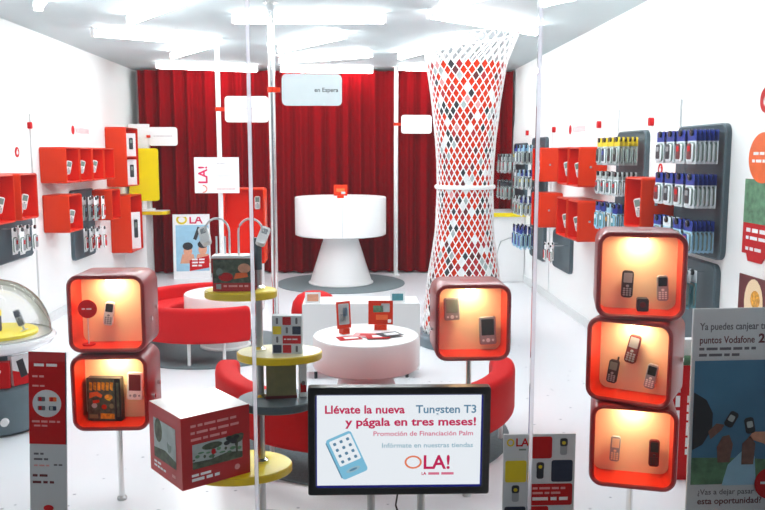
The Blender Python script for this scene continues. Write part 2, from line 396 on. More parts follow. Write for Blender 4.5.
# ------------------------------------------------------------------ lattice tower
def tower():
    t = thing('lattice_tower', 'tall waisted white lattice tower backed with red, white and black diamonds', 'tower', (.965, 6.72, 0))
    prof = [(0, .335), (.15, .345), (.30, .335), (.584, .305), (.756, .275), (.969, .245), (1.333, .232), (1.55, .238), (1.724, .250), (2.05, .285), (2.25, .315), (2.36, .335), (2.56, .395)]
    def r(z):
        for (z0, r0), (z1, r1) in zip(prof, prof[1:]):
            if z <= z1: return r0 + (r1-r0)*(z-z0)/(z1-z0)
        return prof[-1][1]
    n = 30; zt = 2.36; K = 50; z0 = .10
    def pt(k, i, off): 
        z = z0 + (zt-z0)*k/K; a = 2*PI*(i + .5*(k % 2))/n; R = r(z)+off
        return (R*math.cos(a), R*math.sin(a), z)
    b = MB(); cols = ['case_red']*13 + ['paper']*2 + ['red_print_dark']*4 + ['pinkish']*1 + ['maroon']*2 + ['dark']*2 + ['mist_print']*2
    V = {}
    def gv(k, i):
        i %= n
        if (k, i) not in V: V[k, i] = b.v(pt(k, i, -.006))
        return V[k, i]
    for k in range(K-1):
        for i in range(n):
            j = i if k % 2 == 0 else i+1      # the two middle corners of the diamond
            b.f([gv(k, i), gv(k+1, j), gv(k+2, i), gv(k+1, j-1)], b.mi(random.choice(cols)))
    b.build('diamond_core', t, angle=60)
    b = MB()
    for k in range(K):
        for i in range(n):
            j = i if k % 2 == 0 else i+1
            for q in (j, j-1): b.tube([pt(k, i, 0), pt(k+1, q, 0)], .0052, 'white', 4, False)
    b.build('lattice', t)
    b = MB(); kt = 4; lean = lambda p: (p[0]+.35*(p[2]-zt)*.5, p[1], p[2]+ (p[0]*.10)*(p[2]-zt)/.2)
    def pc(k, i):
        z = zt + .2*k/kt; a = 2*PI*(i+.5*(k % 2))/n; return lean((r(z)*math.cos(a), r(z)*math.sin(a), z))
    for k in range(kt):
        for i in range(n):
            j = i if k % 2 == 0 else i+1
            for q in (j, j-1): b.tube([pc(k, i), pc(k+1, q)], .006, 'white', 4, False)
    b.tube([pc(kt, i) for i in range(n)] + [pc(kt, 0)], .006, 'white', 6, False)
    b.build('crown', t)
    b = MB(); R = r(1.335)+.012
    b.loops([[((R+.012*math.cos(q))*math.cos(a), (R+.012*math.cos(q))*math.sin(a), 1.335+.018*math.sin(q)) for q in [PI*2*w/8 for w in range(8)]] for a in [2*PI*w/48 for w in range(48)]], 'white', ring=True)
    b.build('waist_ring', t)
    b = MB(); b.lathe([(.40, 0), (.41, .015), (.41, .07), (.39, .10), (.30, .105)], 'slate_light', 48); b.build('base', t)
    b = MB(); b.lathe([(.18, .10), (.18, 2.30)], 'red_print_dark', 24); b.build('core_post', t)
tower()

# ------------------------------------------------------------------ phones
def phone(label, loc, rot=None, kind='bar', w=.045, h=.105, body='silver', scr='lcd_dark', key='dark', peg=.0, group=None, stand=False):
    t = thing('mobile_phone' if kind != 'pda' else 'pocket_computer', label, 'phone' if kind != 'pda' else 'pocket computer', loc, 0, group)
    if rot: t.rotation_euler = rot
    d = .018
    b = MB(); P = rrect(w, h, w*.28 if kind != 'pda' else w*.12, 5); Q = [(x*.9, z*.96) for x, z in P]
    b.loops([[(x, -d/2, z) for x, z in Q], [(x, -d/2+.004, z) for x, z in P], [(x, d/2-.004, z) for x, z in P], [(x, d/2, z) for x, z in Q]], body, True, True, True)
    b.build('casing', t)
    sh = .36 if kind == 'bar' else .58 if kind == 'pda' else .34
    b = MB(); b.prism(rrect(w*.74, h*sh, .003), -d/2-.0012, -d/2, scr, c=(0, h*(.46-sh/2-.04))); b.build('display', t)
    b = MB()
    if kind == 'pda':
        b.prism(ell(w*.12, w*.12, 14), -d/2-.003, -d/2, key, c=(0, -h*.34))
        for s in (-1, 1): b.prism(ell(w*.07, w*.07, 10), -d/2-.002, -d/2, key, c=(s*w*.28, -h*.34))
    else:
        b.prism(ell(w*.14, w*.11, 12), -d/2-.003, -d/2, key, c=(0, -h*.06))
        for r_ in range(4):
            for c_ in range(3): b.prism(rrect(w*.2, h*.055, .002, 2), -d/2-.002, -d/2, key, c=((c_-1)*w*.26, -h*.16-r_*h*.078))
    b.build('keypad', t)
    if kind == 'flip':
        b = MB(); b.tube([(-w*.42, 0, h*.02), (w*.42, 0, h*.02)], .008, body, 10); b.build('hinge', t)
    if kind == 'aerial':
        b = MB(); b.tube([(w*.3, 0, h*.45), (w*.3, 0, h*.66)], .004, 'dark', 8); b.build('aerial', t)
    if peg:
        b = MB(); b.tube([(0, d/2-.001, 0), (0, d/2+peg, 0)], .006, 'clear_white', 8); b.build('mount', t)
    if stand:
        b = MB(); b.box((0, .004, -h/2-stand/2+.004), (.012, .010, stand), 'clear_white'); b.box((0, .004, -h/2-stand+.003), (w*.9, .035, .006), 'clear_white'); b.build('stand', t)
    return t

# ------------------------------------------------------------------ lit display boxes in the window
BW, BH, BD, TH = .342, .350, .25, .020
def shell(b, W, Hh, Dp, r, t, mo, mi_):
    y = lambda k: -Dp/2 + k
    def loop(ins, yy): return [(p[0], yy, p[1]) for p in rrect(W-2*ins, Hh-2*ins, max(r-ins, .006), 6)]
    b.loops([loop(.012, y(Dp)), loop(.003, y(Dp-.004)), loop(0, y(Dp-.012)), loop(0, y(.014)), loop(.003, y(.005)), loop(.010, y(0)), loop(t-.006, y(.001)), loop(t, y(.008))], mo, True, True, False)
    b.loops([loop(t, y(.008)), loop(t, y(Dp-.02))], mi_, True, False, False)
def display_box(stack, z, rz, knobs):
    b = MB(); shell(b, BW, BH, BD, .055, TH, 'kiosk_red', 'kiosk_inner'); o = b.build('display_box', stack, (0, 0, z), (0, 0, rz))
    b = MB(); b.prism(rrect(BW-2*TH+.001, BH-2*TH+.001, .03), BD/2-.10, BD/2-.09, 'panel_cream'); b.build('back_panel', o)
    b = MB(); b.lathe([(.036, -.012), (.036, 0)], 'white_metal', 20, cap0=False); b.build('lamp_ring', o, (0, -.03, BH/2-TH))
    b = MB(); b.lathe([(.030, -.0135), (.030, -.009)], 'warm_lamp', 20); b.build('lamp', o, (0, -.03, BH/2-TH))
    for sx, yy, zz in knobs:
        b = MB(); b.tube([(0, 0, 0), (sx*.012, 0, 0)], .010, 'chrome', 14); b.build('lock_knob', o, (sx*BW/2, yy, zz))
    b = MB(); b.box((0, 0, 0), (.09, .012, .001), 'red_print_dark'); b.box((0, -.05, 0), (.07, .01, .001), 'red_print_dark'); b.build('top_marking', o, (0, .0, BH/2+.0004))
    return o
def stack(label, x, y, boxes, knobs):
    t = thing('display_stand', label, 'display stand', (x, y, 0), 0, 'lit red phone display stands')
    zb = min(z for z, _ in boxes)-BH/2
    b = MB(); b.lathe([(.013, .014), (.013, zb+.004)], 'chrome', 16); b.build('post', t)
    b = MB(); b.lathe([(.022, 0), (.022, .012), (.014, .02)], 'steel', 24); b.build('foot', t)
    out = []
    zz = sorted(boxes)
    for (za, _), (zb2, _) in zip(zz, zz[1:]):
        if zb2-za > BH+.0005:
            b = MB(); b.lathe([(.05, za+BH/2), (.05, zb2-BH/2)], 'kiosk_red', 20); b.build('spacer', t)
    for z, rz in boxes:
        o = display_box(t, z, rz, knobs); o['world'] = 0
        del o['world']
        out.append(Matrix.Translation((x, y, z)) @ Matrix.Rotation(rz, 4, 'Z'))
    return out
def inbox(W, u, v, yy): p = W @ Vector((u, yy, v)); return tuple(p)
YP = BD/2 - .10 - .009      # a phone whose mount reaches the back panel
KL = [(1, -.045, -.035), (1, .055, -.0)]
LA, LB = stack('left window stand of two lit red display boxes on a chrome post', -1.075, 3.625, [(.905, 0), (.546, 0)], KL)
CA, = stack('middle window stand with one lit red display box above the monitor', .545, 3.60, [(.857, rad(0))], [(1, -.05, .06), (1, -.05, -.06), (-1, -.05, -.04)])
RA, RB, RC = stack('right window stand of three lit red display boxes, the middle one turned aside', 1.172, 3.18, [(1.127, rad(-15)), (.776, rad(-33)), (.425, rad(-17))], [(1, .04, 0)])
def boxphone(label, W, u, v, tilt=0, **k):
    pg = .018
    p = Matrix(W) @ Vector((u, YP-pg, v)); rz = W.to_euler().z
    t = phone(label, tuple(p), None, peg=pg, **k); t.rotation_mode = 'XYZ'
    t.rotation_euler = (Matrix.Rotation(rz, 4, 'Z') @ Matrix.Rotation(tilt, 4, 'Y')).to_euler()
    return t
g = 'phones in the lit red boxes'
boxphone('black and white flip phone in the upper box of the left stand', LA, -.022, -.02, rad(8), kind='flip', h=.11, w=.044, body='handset_white', scr='dark', key='silver', group=g)
boxphone('white pocket computer beside the game box in the left stand', LB, .082, .0, rad(2), kind='pda', w=.072, h=.13, body='handset_white', scr='maroon', key='silver')
boxphone('grey pocket computer with a blank screen, upper left in the middle box', CA, -.082, .042, rad(-3), kind='pda', w=.072, h=.105, body='silver', scr='lcd', key='clear_white')
boxphone('silver pocket computer with dark screen, lower right in the middle box', CA, .085, -.06, rad(-3), kind='pda', w=.078, h=.13, body='silver', scr='lcd_dark', key='clear_white')
boxphone('slim dark bar phone on the left in the top right-hand box', RA, -.042, -.05, rad(2), kind='bar', w=.046, h=.112, body='dark', scr='silver', key='silver', group=g)
boxphone('silver flip phone on the right in the top right-hand box', RA, .095, -.062, rad(-3), kind='flip', w=.045, h=.105, body='silver', scr='black', key='handset_white', group=g)
boxphone('tilted dark phone at the top centre of the turned middle box', RB, -.01, .03, rad(12), kind='bar', w=.048, h=.122, body='maroon', scr='silver', key='silver', group=g)
boxphone('small dark phone low on the left in the turned middle box', RB, -.088, -.075, rad(8), kind='aerial', w=.042, h=.10, body='dark', scr='lcd', key='silver', group=g)
boxphone('small silver phone low on the right in the turned middle box', RB, .068, -.075, rad(10), kind='bar', w=.044, h=.105, body='silver', scr='lcd_dark', key='handset_white', group=g)
boxphone('pale gold phone on the left in the lowest right-hand box', RC, -.066, -.05, rad(3), kind='bar', w=.040, h=.11, body='silver', scr='panel_cream', key='panel_cream', group=g)
boxphone('dark red phone on the right in the lowest right-hand box', RC, .09, -.055, rad(0), kind='bar', w=.042, h=.115, body='maroon', scr='lcd_dark', key='dark', group=g)
# small cube, game box, red round sign
bot = -BH/2+TH
t = thing('charger_cube', 'small black square charger cradle in the top right-hand box', 'charger', inbox(RA, .018, bot, -.02), rad(-15))
b = MB(); b.T = Matrix.Translation((0, 0, .026)); b.prism(rrect(.046, .052, .008), -.02, .02, 'dark'); b.build('cradle', t)
b = MB(); b.prism(ell(.012, .012, 16), -.022, -.02, 'maroon', c=(0, .028)); b.build('ring', t)
t = thing('game_box', 'dark boxed game with orange artwork in the lower left display box', 'game box', inbox(LB, -.052, bot, -.01), rad(-4))
b = MB(); b.box((0, 0, .1), (.155, .045, .20), 'dark'); b.build('carton', t)
b = MB(); y = -.0226
def art(pts, m, l=0): b.prism(pts, y-.0006*(l+1), y-.0006*l, m)
art([(-.076, .005), (.05, .005), (.05, .195), (-.076, .195)], 'tree_print')
for k in range(6): art([(-.066+k*.019, .145+.004*(k % 2)), (-.053+k*.019, .142), (-.050+k*.019, .180), (-.064+k*.019, .183)], 'gold_print', 1)
art([(-.068, .105), (-.035, .118), (-.012, .108), (-.006, .122), (-.03, .138), (-.066, .132)], 'orange_print', 1); art([(-.05, .08), (-.02, .088), (-.022, .10), (-.052, .096)], 'case_red', 1)
art(ell(.019, .013, 14, .022, .112), 'gold_print', 1); art([(.0, .095), (.012, .1), (.03, .094), (.02, .104)], 'yellow_print', 2)
art(ell(.012, .012, 12, 0, .066), 'case_red', 1); art(ell(.013, .012, 12, -.045, .072), 'mist_print', 1); art(ell(.010, .012, 12, .034, .07), 'olive', 1)
art([(-.018, .010), (.046, .010), (.046, .034), (-.018, .036)], 'gold_print', 1); art([(-.07, .012), (-.03, .012), (-.03, .03), (-.07, .03)], 'olive', 1)
art([(.052, 0), (.0775, 0), (.0775, .2), (.052, .2)], 'black'); art([(.058, .02), (.070, .02), (.070, .18), (.058, .18)], 'tree_print', 1)
b.build('cover_print', t)
t = thing('round_sign', 'round red sign on a thin stem in the upper left display box', 'sign', inbox(LA, -.105, bot, -.045))
b = MB(); b.prism(ell(.042, .042, 28), -.003, .003, 'red_print', c=(0, .165)); b.build('disc', t)
b = MB(); b.tube([(0, 0, .006), (0, 0, .125)], .003, 'clear_white', 8); b.lathe([(.028, 0), (.028, .006)], 'red_print', 20); b.build('stem', t)
b = MB(); b.scrib(-.024, .162, .048, .007, 'paper', -.0032); b.build('lettering', t)

# ------------------------------------------------------------------ monitor
t = thing('monitor', 'wide black flat monitor showing an offer, on two posts in the window', 'monitor', (.187, 3.0, 0))
b = MB(); w, h, zc = .712, .435, .4905; e = .030
b.T = Matrix.Translation((0, 0, zc)) @ Matrix.Rotation(rad(.4), 4, 'Y')
TT = b.T.copy()
def rl(ix, iz, yy): return [(p[0], yy, p[1]) for p in rrect(w-2*ix, h-2*iz, .01, 3)]
b.loops([rl(.02, .02, .05), rl(0, 0, .045), rl(0, 0, .004), rl(.004, .004, 0), rl(e-.004, e-.004, 0), rl(e, e, .006)], 'black', True, True, False); b.build('bezel', t)
b = MB(); b.T = TT; b.box((0, .008, 0), (w-2*e+.002, .004, h-2*e+.002), 'screen_blue'); b.build('screen_border', t)
b = MB(); b.T = TT; sc = (w-2*e-.012, h-2*e-.012); b.box((-.001, .0055, .004), (sc[0], .002, sc[1]), 'screen'); b.build('screen', t)
b = MB(); b.T = TT; y = .0042
b.text('Ll\u00e9vate la nueva ', .045, 'screen_pink', -.292, y, .114, bold=.0012, sx=1.08)
b.text('Tungsten T3', .045, 'screen_steel', .302, y, .114, 'RIGHT', bold=.0008, sx=1.04)
b.text('y p\u00e1gala en tres meses!', .045, 'screen_pink', .302, y, .064, 'RIGHT', bold=.0012, sx=1.22)
b.text('Promoci\u00f3n de Financiaci\u00f3n Palm', .026, 'screen_pale_pink', .290, y, .023, 'RIGHT', bold=.0004, sx=1.15)
b.text('Inf\u00f3rmate en nuestras tiendas', .026, 'screen_pale', .290, y, -.025, 'RIGHT', bold=.0004, sx=1.15)
b.text('LA!', .078, 'screen_pink', .092, y, -.112, bold=.0016, sx=1.0)
P = ell(.034, .027, 32, .055, -.085); Q = ell(.026, .020, 32, .055, -.085)
b.loops([[(p[0], y, p[1]) for p in P], [(p[0], y, p[1]) for p in Q]], 'screen_orange')
b.text('LA', .016, 'screen_pink', .088, y, -.137, bold=.0005); b.scrib(.115, -.137, .10, .010, 'screen_pale_pink', y)
b.build('screen_lettering', t)
b = MB(); b.T = TT @ Matrix.Translation((-.205, 0, -.055)) @ Matrix.Rotation(rad(-24), 4, 'Y') @ Matrix.Diagonal((.86, 1, .86, 1)) ; y = .0042
b.prism(rrect(.125, .205, .015), y-.0006, y, 'screen_sky'); b.prism(rrect(.104, .128, .006), y-.0012, y-.0006, 'screen', c=(0.003, .026))
for r_ in range(4):
    for c_ in range(3): b.prism(rrect(.014, .014, .004, 2), y-.0018, y-.0012, 'screen_steel', c=((c_-1)*.032+.003, .07-r_*.030))
b.prism(ell(.034, .011, 20), y-.0012, y-.0006, 'screen_pale', c=(0, -.072)); b.prism(ell(.02, .005, 16), y-.0018, y-.0012, 'screen_steel', c=(0, -.072))
b.prism([(-.066, -.09), (-.06, -.09), (-.06, .09), (-.066, .09)], y-.0006, y, 'screen_steel')
b.build('screen_picture', t)
for x in (-.11, .09):
    b = MB(); b.lathe([(.016, .02), (.016, .30)], 'steel', 16, (x, .05)); b.build('post', t)
b = MB(); b.T = Matrix.Translation((0, .05, 0)); b.slab(rrect(.5, .26, .06), 0, .02, 'steel'); b.build('base', t)
b = MB(); b.tube([(.0, .055, .28), (-.01, .07, .2), (.02, .07, .1), (.03, .09, .006), (.1, .16, .006)], .004, 'black', 6); b.build('cable', t)

# ------------------------------------------------------------------ shelf stand with yellow shelves
t = thing('shelf_stand', 'chrome post stand with yellow and grey round shelves, left of the monitor', 'shelf stand', (-.384, 3.3, 0))
b = MB(); b.lathe([(.0165, .012), (.0165, 1.26)], 'steel', 20); b.build('post', t)
b = MB(); b.lathe([(.0175, 1.13), (.0175, 1.262)], 'slate', 20); b.build('post_cap', t)
b = MB(); b.lathe([(.17, 0), (.17, .008), (.03, .016)], 'steel', 40); b.build('foot_plate', t)
def shelf(x, y, z, r, ry, edge, top):
    b = MB(); e = lambda d, zz: [(p[0], p[1], zz) for p in ell(r-d, ry-d, 56, x, y)]
    b.loops([e(.004, z-.032), e(0, z-.028), e(0, z-.004), e(.004, z)], edge, True, True, True); b.loops([e(.005, z-.0005), e(.005, z+.0015)], top, True, False, True)
    o = b.build('shelf', t)
    b = MB(); b.lathe([(.030, z), (.030, z+.01), (.018, z+.02)], 'chrome', 24); b.build('collar', o)
shelf(-.072, 0, 1.045, .150, .105, 'yellow_edge', 'yellow')
shelf(.085, -.01, .785, .178, .125, 'yellow_edge', 'shelf_cream')
shelf(.07, .0, .580, .165, .14, 'shelf_grey', 'slate_light')
shelf(-.10, -.02, .300, .232, .165, 'yellow_edge', 'yellow')
# promotional cube
t = thing('promotional_cube', 'large red printed cube box standing on the lowest yellow shelf', 'box', (-.627, 3.212, .302), rad(37))
b = MB(); b.box((0, 0, .145), (.30, .30, .29), 'red_print_dark'); b.build('carton', t)
b = MB(); b.box((0, 0, .2905), (.296, .296, .001), 'white_gloss'); b.build('top_glare', t)  # white sheet on the red top: glossy glare put into the colour
b = MB(); y = -.1503
b.prism([(-.105, .075), (.115, .075), (.115, .175), (-.105, .175)], y-.0006, y, 'mist_print')
b.prism([(-.105, .075), (.115, .075), (.115, .10), (.05, .112), (-.03, .10), (-.105, .105)], y-.0012, y-.0006, 'tree_print')
for k in range(14):
    px = -.10+k*.0155; b.prism(ell(.006+.004*(k % 3), .004+.003*(k % 2), 8, px, .112+.006*((k*7) % 5)), y-.0016, y-.0006, 'green_print' if k % 3 else 'tree_print')
for k in range(9): b.prism(ell(.014, .009, 10, .045+.009*k*(1 if k % 2 else .6), .150+.004*((k*5) % 6)), y-.0020-.00005*k, y-.0006, 'tree_print' if k % 2 else 'dark')
b.prism([(.085, .1), (.093, .1), (.096, .17), (.080, .17)], y-.0018, y-.0012, 'tree_print'); b.prism(ell(.035, .02, 14, .085, .16), y-.0019, y-.0012, 'tree_print')
b.prism([(-.02, .1), (-.015, .1), (-.012, .15), (-.024, .15)], y-.0018, y-.0012, 'tree_print'); b.prism(ell(.045, .014, 14, -.02, .155), y-.0019, y-.0012, 'tree_print'); b.prism(ell(.01, .012, 10, -.015, .13), y-.0022, y-.0012, 'red_print')
b.T = Matrix.Rotation(rad(-90), 4, 'Z')
b.prism([(-.105, .07), (.10, .07), (.10, .235), (-.105, .235)], y-.0006, y, 'mist_print'); b.prism([(-.105, .07), (.10, .07), (.10, .10), (0, .12), (-.105, .11)], y-.0012, y-.0006, 'tree_print')
b.prism(ell(.035, .05, 16, -.06, .19), y-.0012, y-.0006, 'tree_print'); b.prism(ell(.03, .02, 12, .05, .175), y-.0014, y-.0006, 'mist_print'); b.prism(ell(.02, .03, 12, .04, .15), y-.0012, y-.0006, 'lcd')
b.build('picture_print', t)
b = MB(); y = -.1504
b.scrib(-.11, .245, .20, .010, 'pinkish', y); b.scrib(-.11, .217, .225, .010, 'pinkish', y); b.scrib(-.11, .190, .17, .010, 'pinkish', y)
b.scrib(-.11, .045, .10, .010, 'paper', y); b.scrib(-.11, .026, .12, .012, 'paper', y); b.prism(ell(.012, .012, 16, .09, .04), y-.0006, y, 'pinkish')
b.T = Matrix.Rotation(rad(-90), 4, 'Z'); b.scrib(-.11, .045, .08, .009, 'paper', y); b.scrib(-.11, .028, .11, .009, 'paper', y); b.scrib(.06, .03, .03, .012, 'pinkish', y)
b.build('lettering', t)
# tile printed card box on second shelf
t = thing('card_box', 'small white carton printed with coloured squares on the second yellow shelf', 'carton', (-.262, 3.26, .787), rad(-3))
b = MB(); b.box((0, 0, .079), (.122, .045, .158), 'grey_paper'); b.build('carton', t)
b = MB(); y = -.0226
def sq(x, z, w, h, m): b.prism(rrect(w, h, .003, 2), y-.0006, y, m, c=(x, z))
for c_, r_, m in ((1, 3, 'red_print'), (0, 2, 'yellow_print'), (2, 2, 'navy'), (0, 0, 'navy'), (1, 0, 'red_print')): sq(-.04+c_*.04, .02+r_*.039, .035, .034, m)
sq(.02, .02+.039, .075, .034, 'red_print')
for c_, r_ in ((0, 3), (2, 3), (1, 2), (0, 1), (2, 0)): sq(-.04+c_*.04, .02+r_*.039, .009, .026, 'text_grey')
b.scrib(-.012, .058, .06, .005, 'paper', y-.0006)
b.build('tile_print', t)
# boxes on the grey shelf
t = thing('display_carton', 'olive backed carton with a dark foot standing on the grey shelf', 'carton', (-.295, 3.30, .582), rad(6))
b = MB(); b.box((0, 0, .083), (.125, .03, .150), 'olive'); b.build('back_board', t)
b = MB(); b.box((0, 0, .006), (.13, .036, .012), 'maroon'); b.build('foot', t)
t = thing('leaflet_carton', 'narrow white and pink carton beside the olive one on the grey shelf', 'carton', (-.207, 3.33, .582), rad(10))
b = MB(); b.box((0, 0, .085), (.03, .05, .17), 'paper'); b.build('carton', t)
b = MB(); b.prism([(-.012, .02), (.012, .02), (.012, .05), (-.012, .06)], -.0262, -.025, 'red_print'); b.prism(ell(.009, .01, 10, 0, .06), -.0264, -.025, 'text_grey'); b.build('print', t)
# leaflet holder and wired handsets on top shelf
t = thing('handset_display', 'printed box on the top yellow shelf with white handsets on arching wires', 'phone display', (-.478, 3.29, 1.047))
b = MB(); b.box((0, 0, .068), (.168, .085, .136), 'red_print_dark'); b.build('printed_box', t)
b = MB(); y = -.0427
b.prism([(-.082, .035), (.082, .035), (.082, .133), (-.082, .133)], y-.0006, y, 'tree_print')
b.prism(ell(.026, .02, 14, .045, .095), y-.0012, y-.0006, 'skin'); b.prism(ell(.03, .018, 14, -.03, .06), y-.0012, y-.0006, 'red_print'); b.prism(ell(.014, .016, 12, -.055, .08), y-.0012, y-.0006, 'lcd'); b.prism([(0, .05), (.06, .06), (.055, .08), (.01, .075)], y-.0012, y-.0006, 'orange_print')
b.prism([(-.07, .01), (-.05, .01), (-.05, .03), (-.07, .03)], y-.0006, y, 'mist_print'); b.scrib(-.04, .018, .10, .008, 'pinkish', y); b.build('picture_print', t)
b = MB(); b.box((-.004, 0, .141), (.164, .09, .010), 'white'); b.build('white_ledge', t)
for s, x0 in ((-1, -.02), (1, .02)):
    pts = []
    for k in range(13):
        a = PI*k/12; pts.append((x0 + s*.05*(1-math.cos(a)), -.01*s, .24 + .055*math.sin(a)))
    b = MB(); b.tube([(x0, -.01*s, .146), (x0, -.01*s, .2)] + pts, .0045, 'white', 8); b.build('wire_arm', t)
    ex = x0+s*.10
    b = MB(); b.T = Matrix.Translation((ex, -.01*s, .222)) @ Matrix.Rotation(s*.35, 4, 'Y'); b.T = b.T @ Matrix.Rotation(rad(-42), 4, 'X'); b.prism(rrect(.040, .085, .012), -.013, .013, 'white'); b.prism(rrect(.022, .025, .003), -.0145, -.013, 'silver', c=(0, .018)); b.build('handset', t)
for x in (-.075, -.04, .075):
    b = MB(); b.tube([(x, .02, .146), (x, .02, .22)], .004, 'clear_white', 8); b.build('acrylic_rod', t)

# ------------------------------------------------------------------ window posters
t = thing('banner_stand', 'narrow red and grey printed banner standing at the left of the window', 'banner', (-1.108, 2.8, 0), rad(0))
lean = Matrix.Shear('XZ', 4, (0, 0)) if False else Matrix.Rotation(rad(2.4), 4, 'Y')
b = MB(); b.T = lean; b.box((0, .004, .46), (.130, .008, .904), 'grey_paper'); b.build('board', t)
b = MB(); b.T = lean; y = 0
b.prism([(-.065, .575), (.062, .575), (.062, .912), (-.065, .912)], y-.0008, y, 'red_print'); b.prism([(.062, .575), (.0655, .575), (.0655, .912), (.062, .912)], y-.0008, y, 'navy')
b.prism(ell(.050, .050, 40, -.002, .725), y-.0016, y-.0008, 'grey_paper')
for x, z, c1 in ((-.021, .741, 'text_grey'), (.019, .741, 'orange_print'), (-.021, .708, 'text_grey'), (.018, .708, 'navy')):
    b.prism(rrect(.026, .016, .003, 2), y-.0022, y-.0016, c1, c=(x, z)); b.prism(rrect(.010, .014, .002, 2), y-.0026, y-.0022, 'red_print' if c1 != 'navy' else 'mist_print', c=(x-.004, z))
b.prism(ell(.018, .012, 20, 0, .335), y-.0008, y, 'red_print'); b.build('colour_print', t)
b = MB(); b.T = lean; y = -.0008
b.scrib(-.046, .860, .092, .010, 'paper', y); b.scrib(-.052, .820, .040, .007, 'pinkish', y); b.scrib(-.052, .786, .042, .006, 'pinkish', y)
b.scrib(-.055, .655, .098, .007, 'pinkish', y); b.scrib(-.048, .640, .05, .006, 'pinkish', y); y = 0
b.scrib(-.05, .535, .034, .007, 'text_grey', y); b.scrib(-.05, .515, .05, .007, 'text_grey', y); b.scrib(-.05, .492, .055, .006, 'pinkish', y); b.scrib(.02, .495, .03, .006, 'text_grey', y)
b.scrib(-.055, .453, .06, .009, 'maroon', y); b.scrib(-.055, .428, .075, .009, 'maroon', y)
b.build('lettering', t)
b = MB(); b.box((0, .03, .006), (.16, .14, .012), 'steel'); b.build('foot', t)
# big right poster
t = thing('window_poster', 'large poster of raised hands holding phones against blue sky, right window corner', 'poster', (1.536, 2.8, 0))
lean = Matrix.Rotation(rad(-.6), 4, 'Y')
b = MB(); b.T = lean; b.box((0, .005, .525), (.57, .010, 1.05), 'grey_paper'); b.build('board', t)
X0 = -.285
b = MB(); b.T = lean; y = 0
def P_(pts, m, l): b.prism(pts, y-.0008*(l+1), y-.0008*l, m)
P_([(X0+.012, .385), (.273, .385), (.273, .857), (X0+.012, .857)], 'sky_print', 0)
P_s = P_
def P_(pts, m, l): P_s([(p[0], p[1]-.06) for p in pts], m, l)
P_([(X0+.012, .445), (.273, .445), (.273, .50), (.10, .53), (-.08, .545), (X0+.012, .55)], 'green_print', 1)
P_([(X0+.13, .44), (X0+.26, .44), (X0+.25, .55), (X0+.20, .57), (X0+.15, .52)], 'light_blue', 2)
P_([(X0+.012, .58), (X0+.05, .60), (X0+.085, .66), (X0+.085, .72), (X0+.06, .77), (X0+.012, .80)], 'dark', 3)
P_([(X0+.11, .53), (X0+.155, .53), (X0+.165, .60), (X0+.15, .635), (X0+.125, .63), (X0+.105, .59)], 'skin_dark', 4)
P_([(X0+.2, .52), (X0+.245, .52), (X0+.25, .6), (X0+.23, .63), (X0+.20, .60)], 'skin_dark', 4)
P_([(X0+.08, .62), (X0+.12, .655), (X0+.13, .675), (X0+.10, .68), (X0+.07, .65)], 'skin_dark', 4)
P_([(X0+.22, .62), (X0+.28, .60), (X0+.33, .56), (X0+.33, .61), (X0+.29, .645), (X0+.24, .645)], 'skin', 4)
for cx, cz, a in ((X0+.155, .695, -.5), (X0+.225, .67, .2)):
    R_ = [(cx+math.cos(a)*x-math.sin(a)*z, cz+math.sin(a)*x+math.cos(a)*z) for x, z in rrect(.036, .062, .012)]; P_(R_, 'dark', 5)
    R_ = [(cx+math.cos(a)*x-math.sin(a)*z, cz+.004+math.sin(a)*x+math.cos(a)*z) for x, z in rrect(.022, .024, .005)]; P_(R_, 'mist_print', 6)
P_(ell(.062, .062, 36, X0+.315, .445), 'red_print', 6); b.build('picture_print', t)
b = MB(); b.T = lean
b.text('Ya puedes canjear tus', .037, 'text_grey', X0+.026, 0, .972, bold=.0006, sx=.80); b.text('puntos Vodafone', .037, 'maroon', X0+.026, 0, .922, bold=.0006, sx=.80); b.text('24h', .046, 'maroon', X0+.245, 0, .922, bold=.0018)
b.scrib(X0+.026, .896, .21, .010, 'text_grey', 0); b.scrib(X0+.026, .873, .15, .010, 'text_grey', 0)
b.text('\u00bfVas a dejar pasar', .030, 'text_grey', X0+.04, 0, .345, bold=.0003); b.text('esta oportunidad?', .034, 'maroon', X0+.04, 0, .308, bold=.0006)
b.scrib(X0+.275, .383, .08, .009, 'paper', -.0057)
b.build('lettering', t)
for x in (-.2, .2):
    b = MB(); b.box((x, .10, .004), (.03, .22, .008), 'steel'); b.box((x, .0135, .2), (.02, .006, .4), 'steel'); b.build('foot', t)
# OLA card between monitor and right stand
t = thing('window_card', 'grey card with OLA! and coloured squares standing right of the monitor', 'poster', (.68, 2.76, 0))
b = MB(); b.box((0, .004, .30), (.262, .008, .60), 'grey_paper'); b.build('board', t)
b = MB(); y = 0
def sq(x, z, w, h, m, l=0): b.prism(rrect(w, h, .008, 3), y-.0008*(l+1), y-.0008*l, m, c=(x, z))
sq(.008, .550, .075, .082, 'red_print'); sq(-.085, .461, .078, .082, 'yellow_print'); sq(.084, .461, .078, .082, 'navy'); sq(.045, .372, .158, .082, 'red_print'); sq(.0, .29, .075, .075, 'red_print'); sq(-.085, .29, .078, .075, 'navy')
for x, z, a, c2 in ((.088, .552, 'silver', 'dark'), (.004, .463, 'dark', 'dark'), (-.085, .377, 'silver', 'dark')):
    sq(x, z, .026, .062, a); sq(x, z+.017, .028, .03, c2, 1); sq(x, z+.015, .014, .013, 'yellow_print', 2)
b.build('tile_print', t)
b = MB(); b.text('LA!', .042, 'red_print', -.088, 0, .556, bold=.001); P = ell(.014, .015, 20, -.106, .570); Q = ell(.008, .009, 20, -.106, .570)
b.loops([[(p[0], -.0006, p[1]) for p in P], [(p[0], -.0006, p[1]) for p in Q]], 'yellow_print'); b.scrib(-.075, .540, .03, .006, 'lcd', 0)
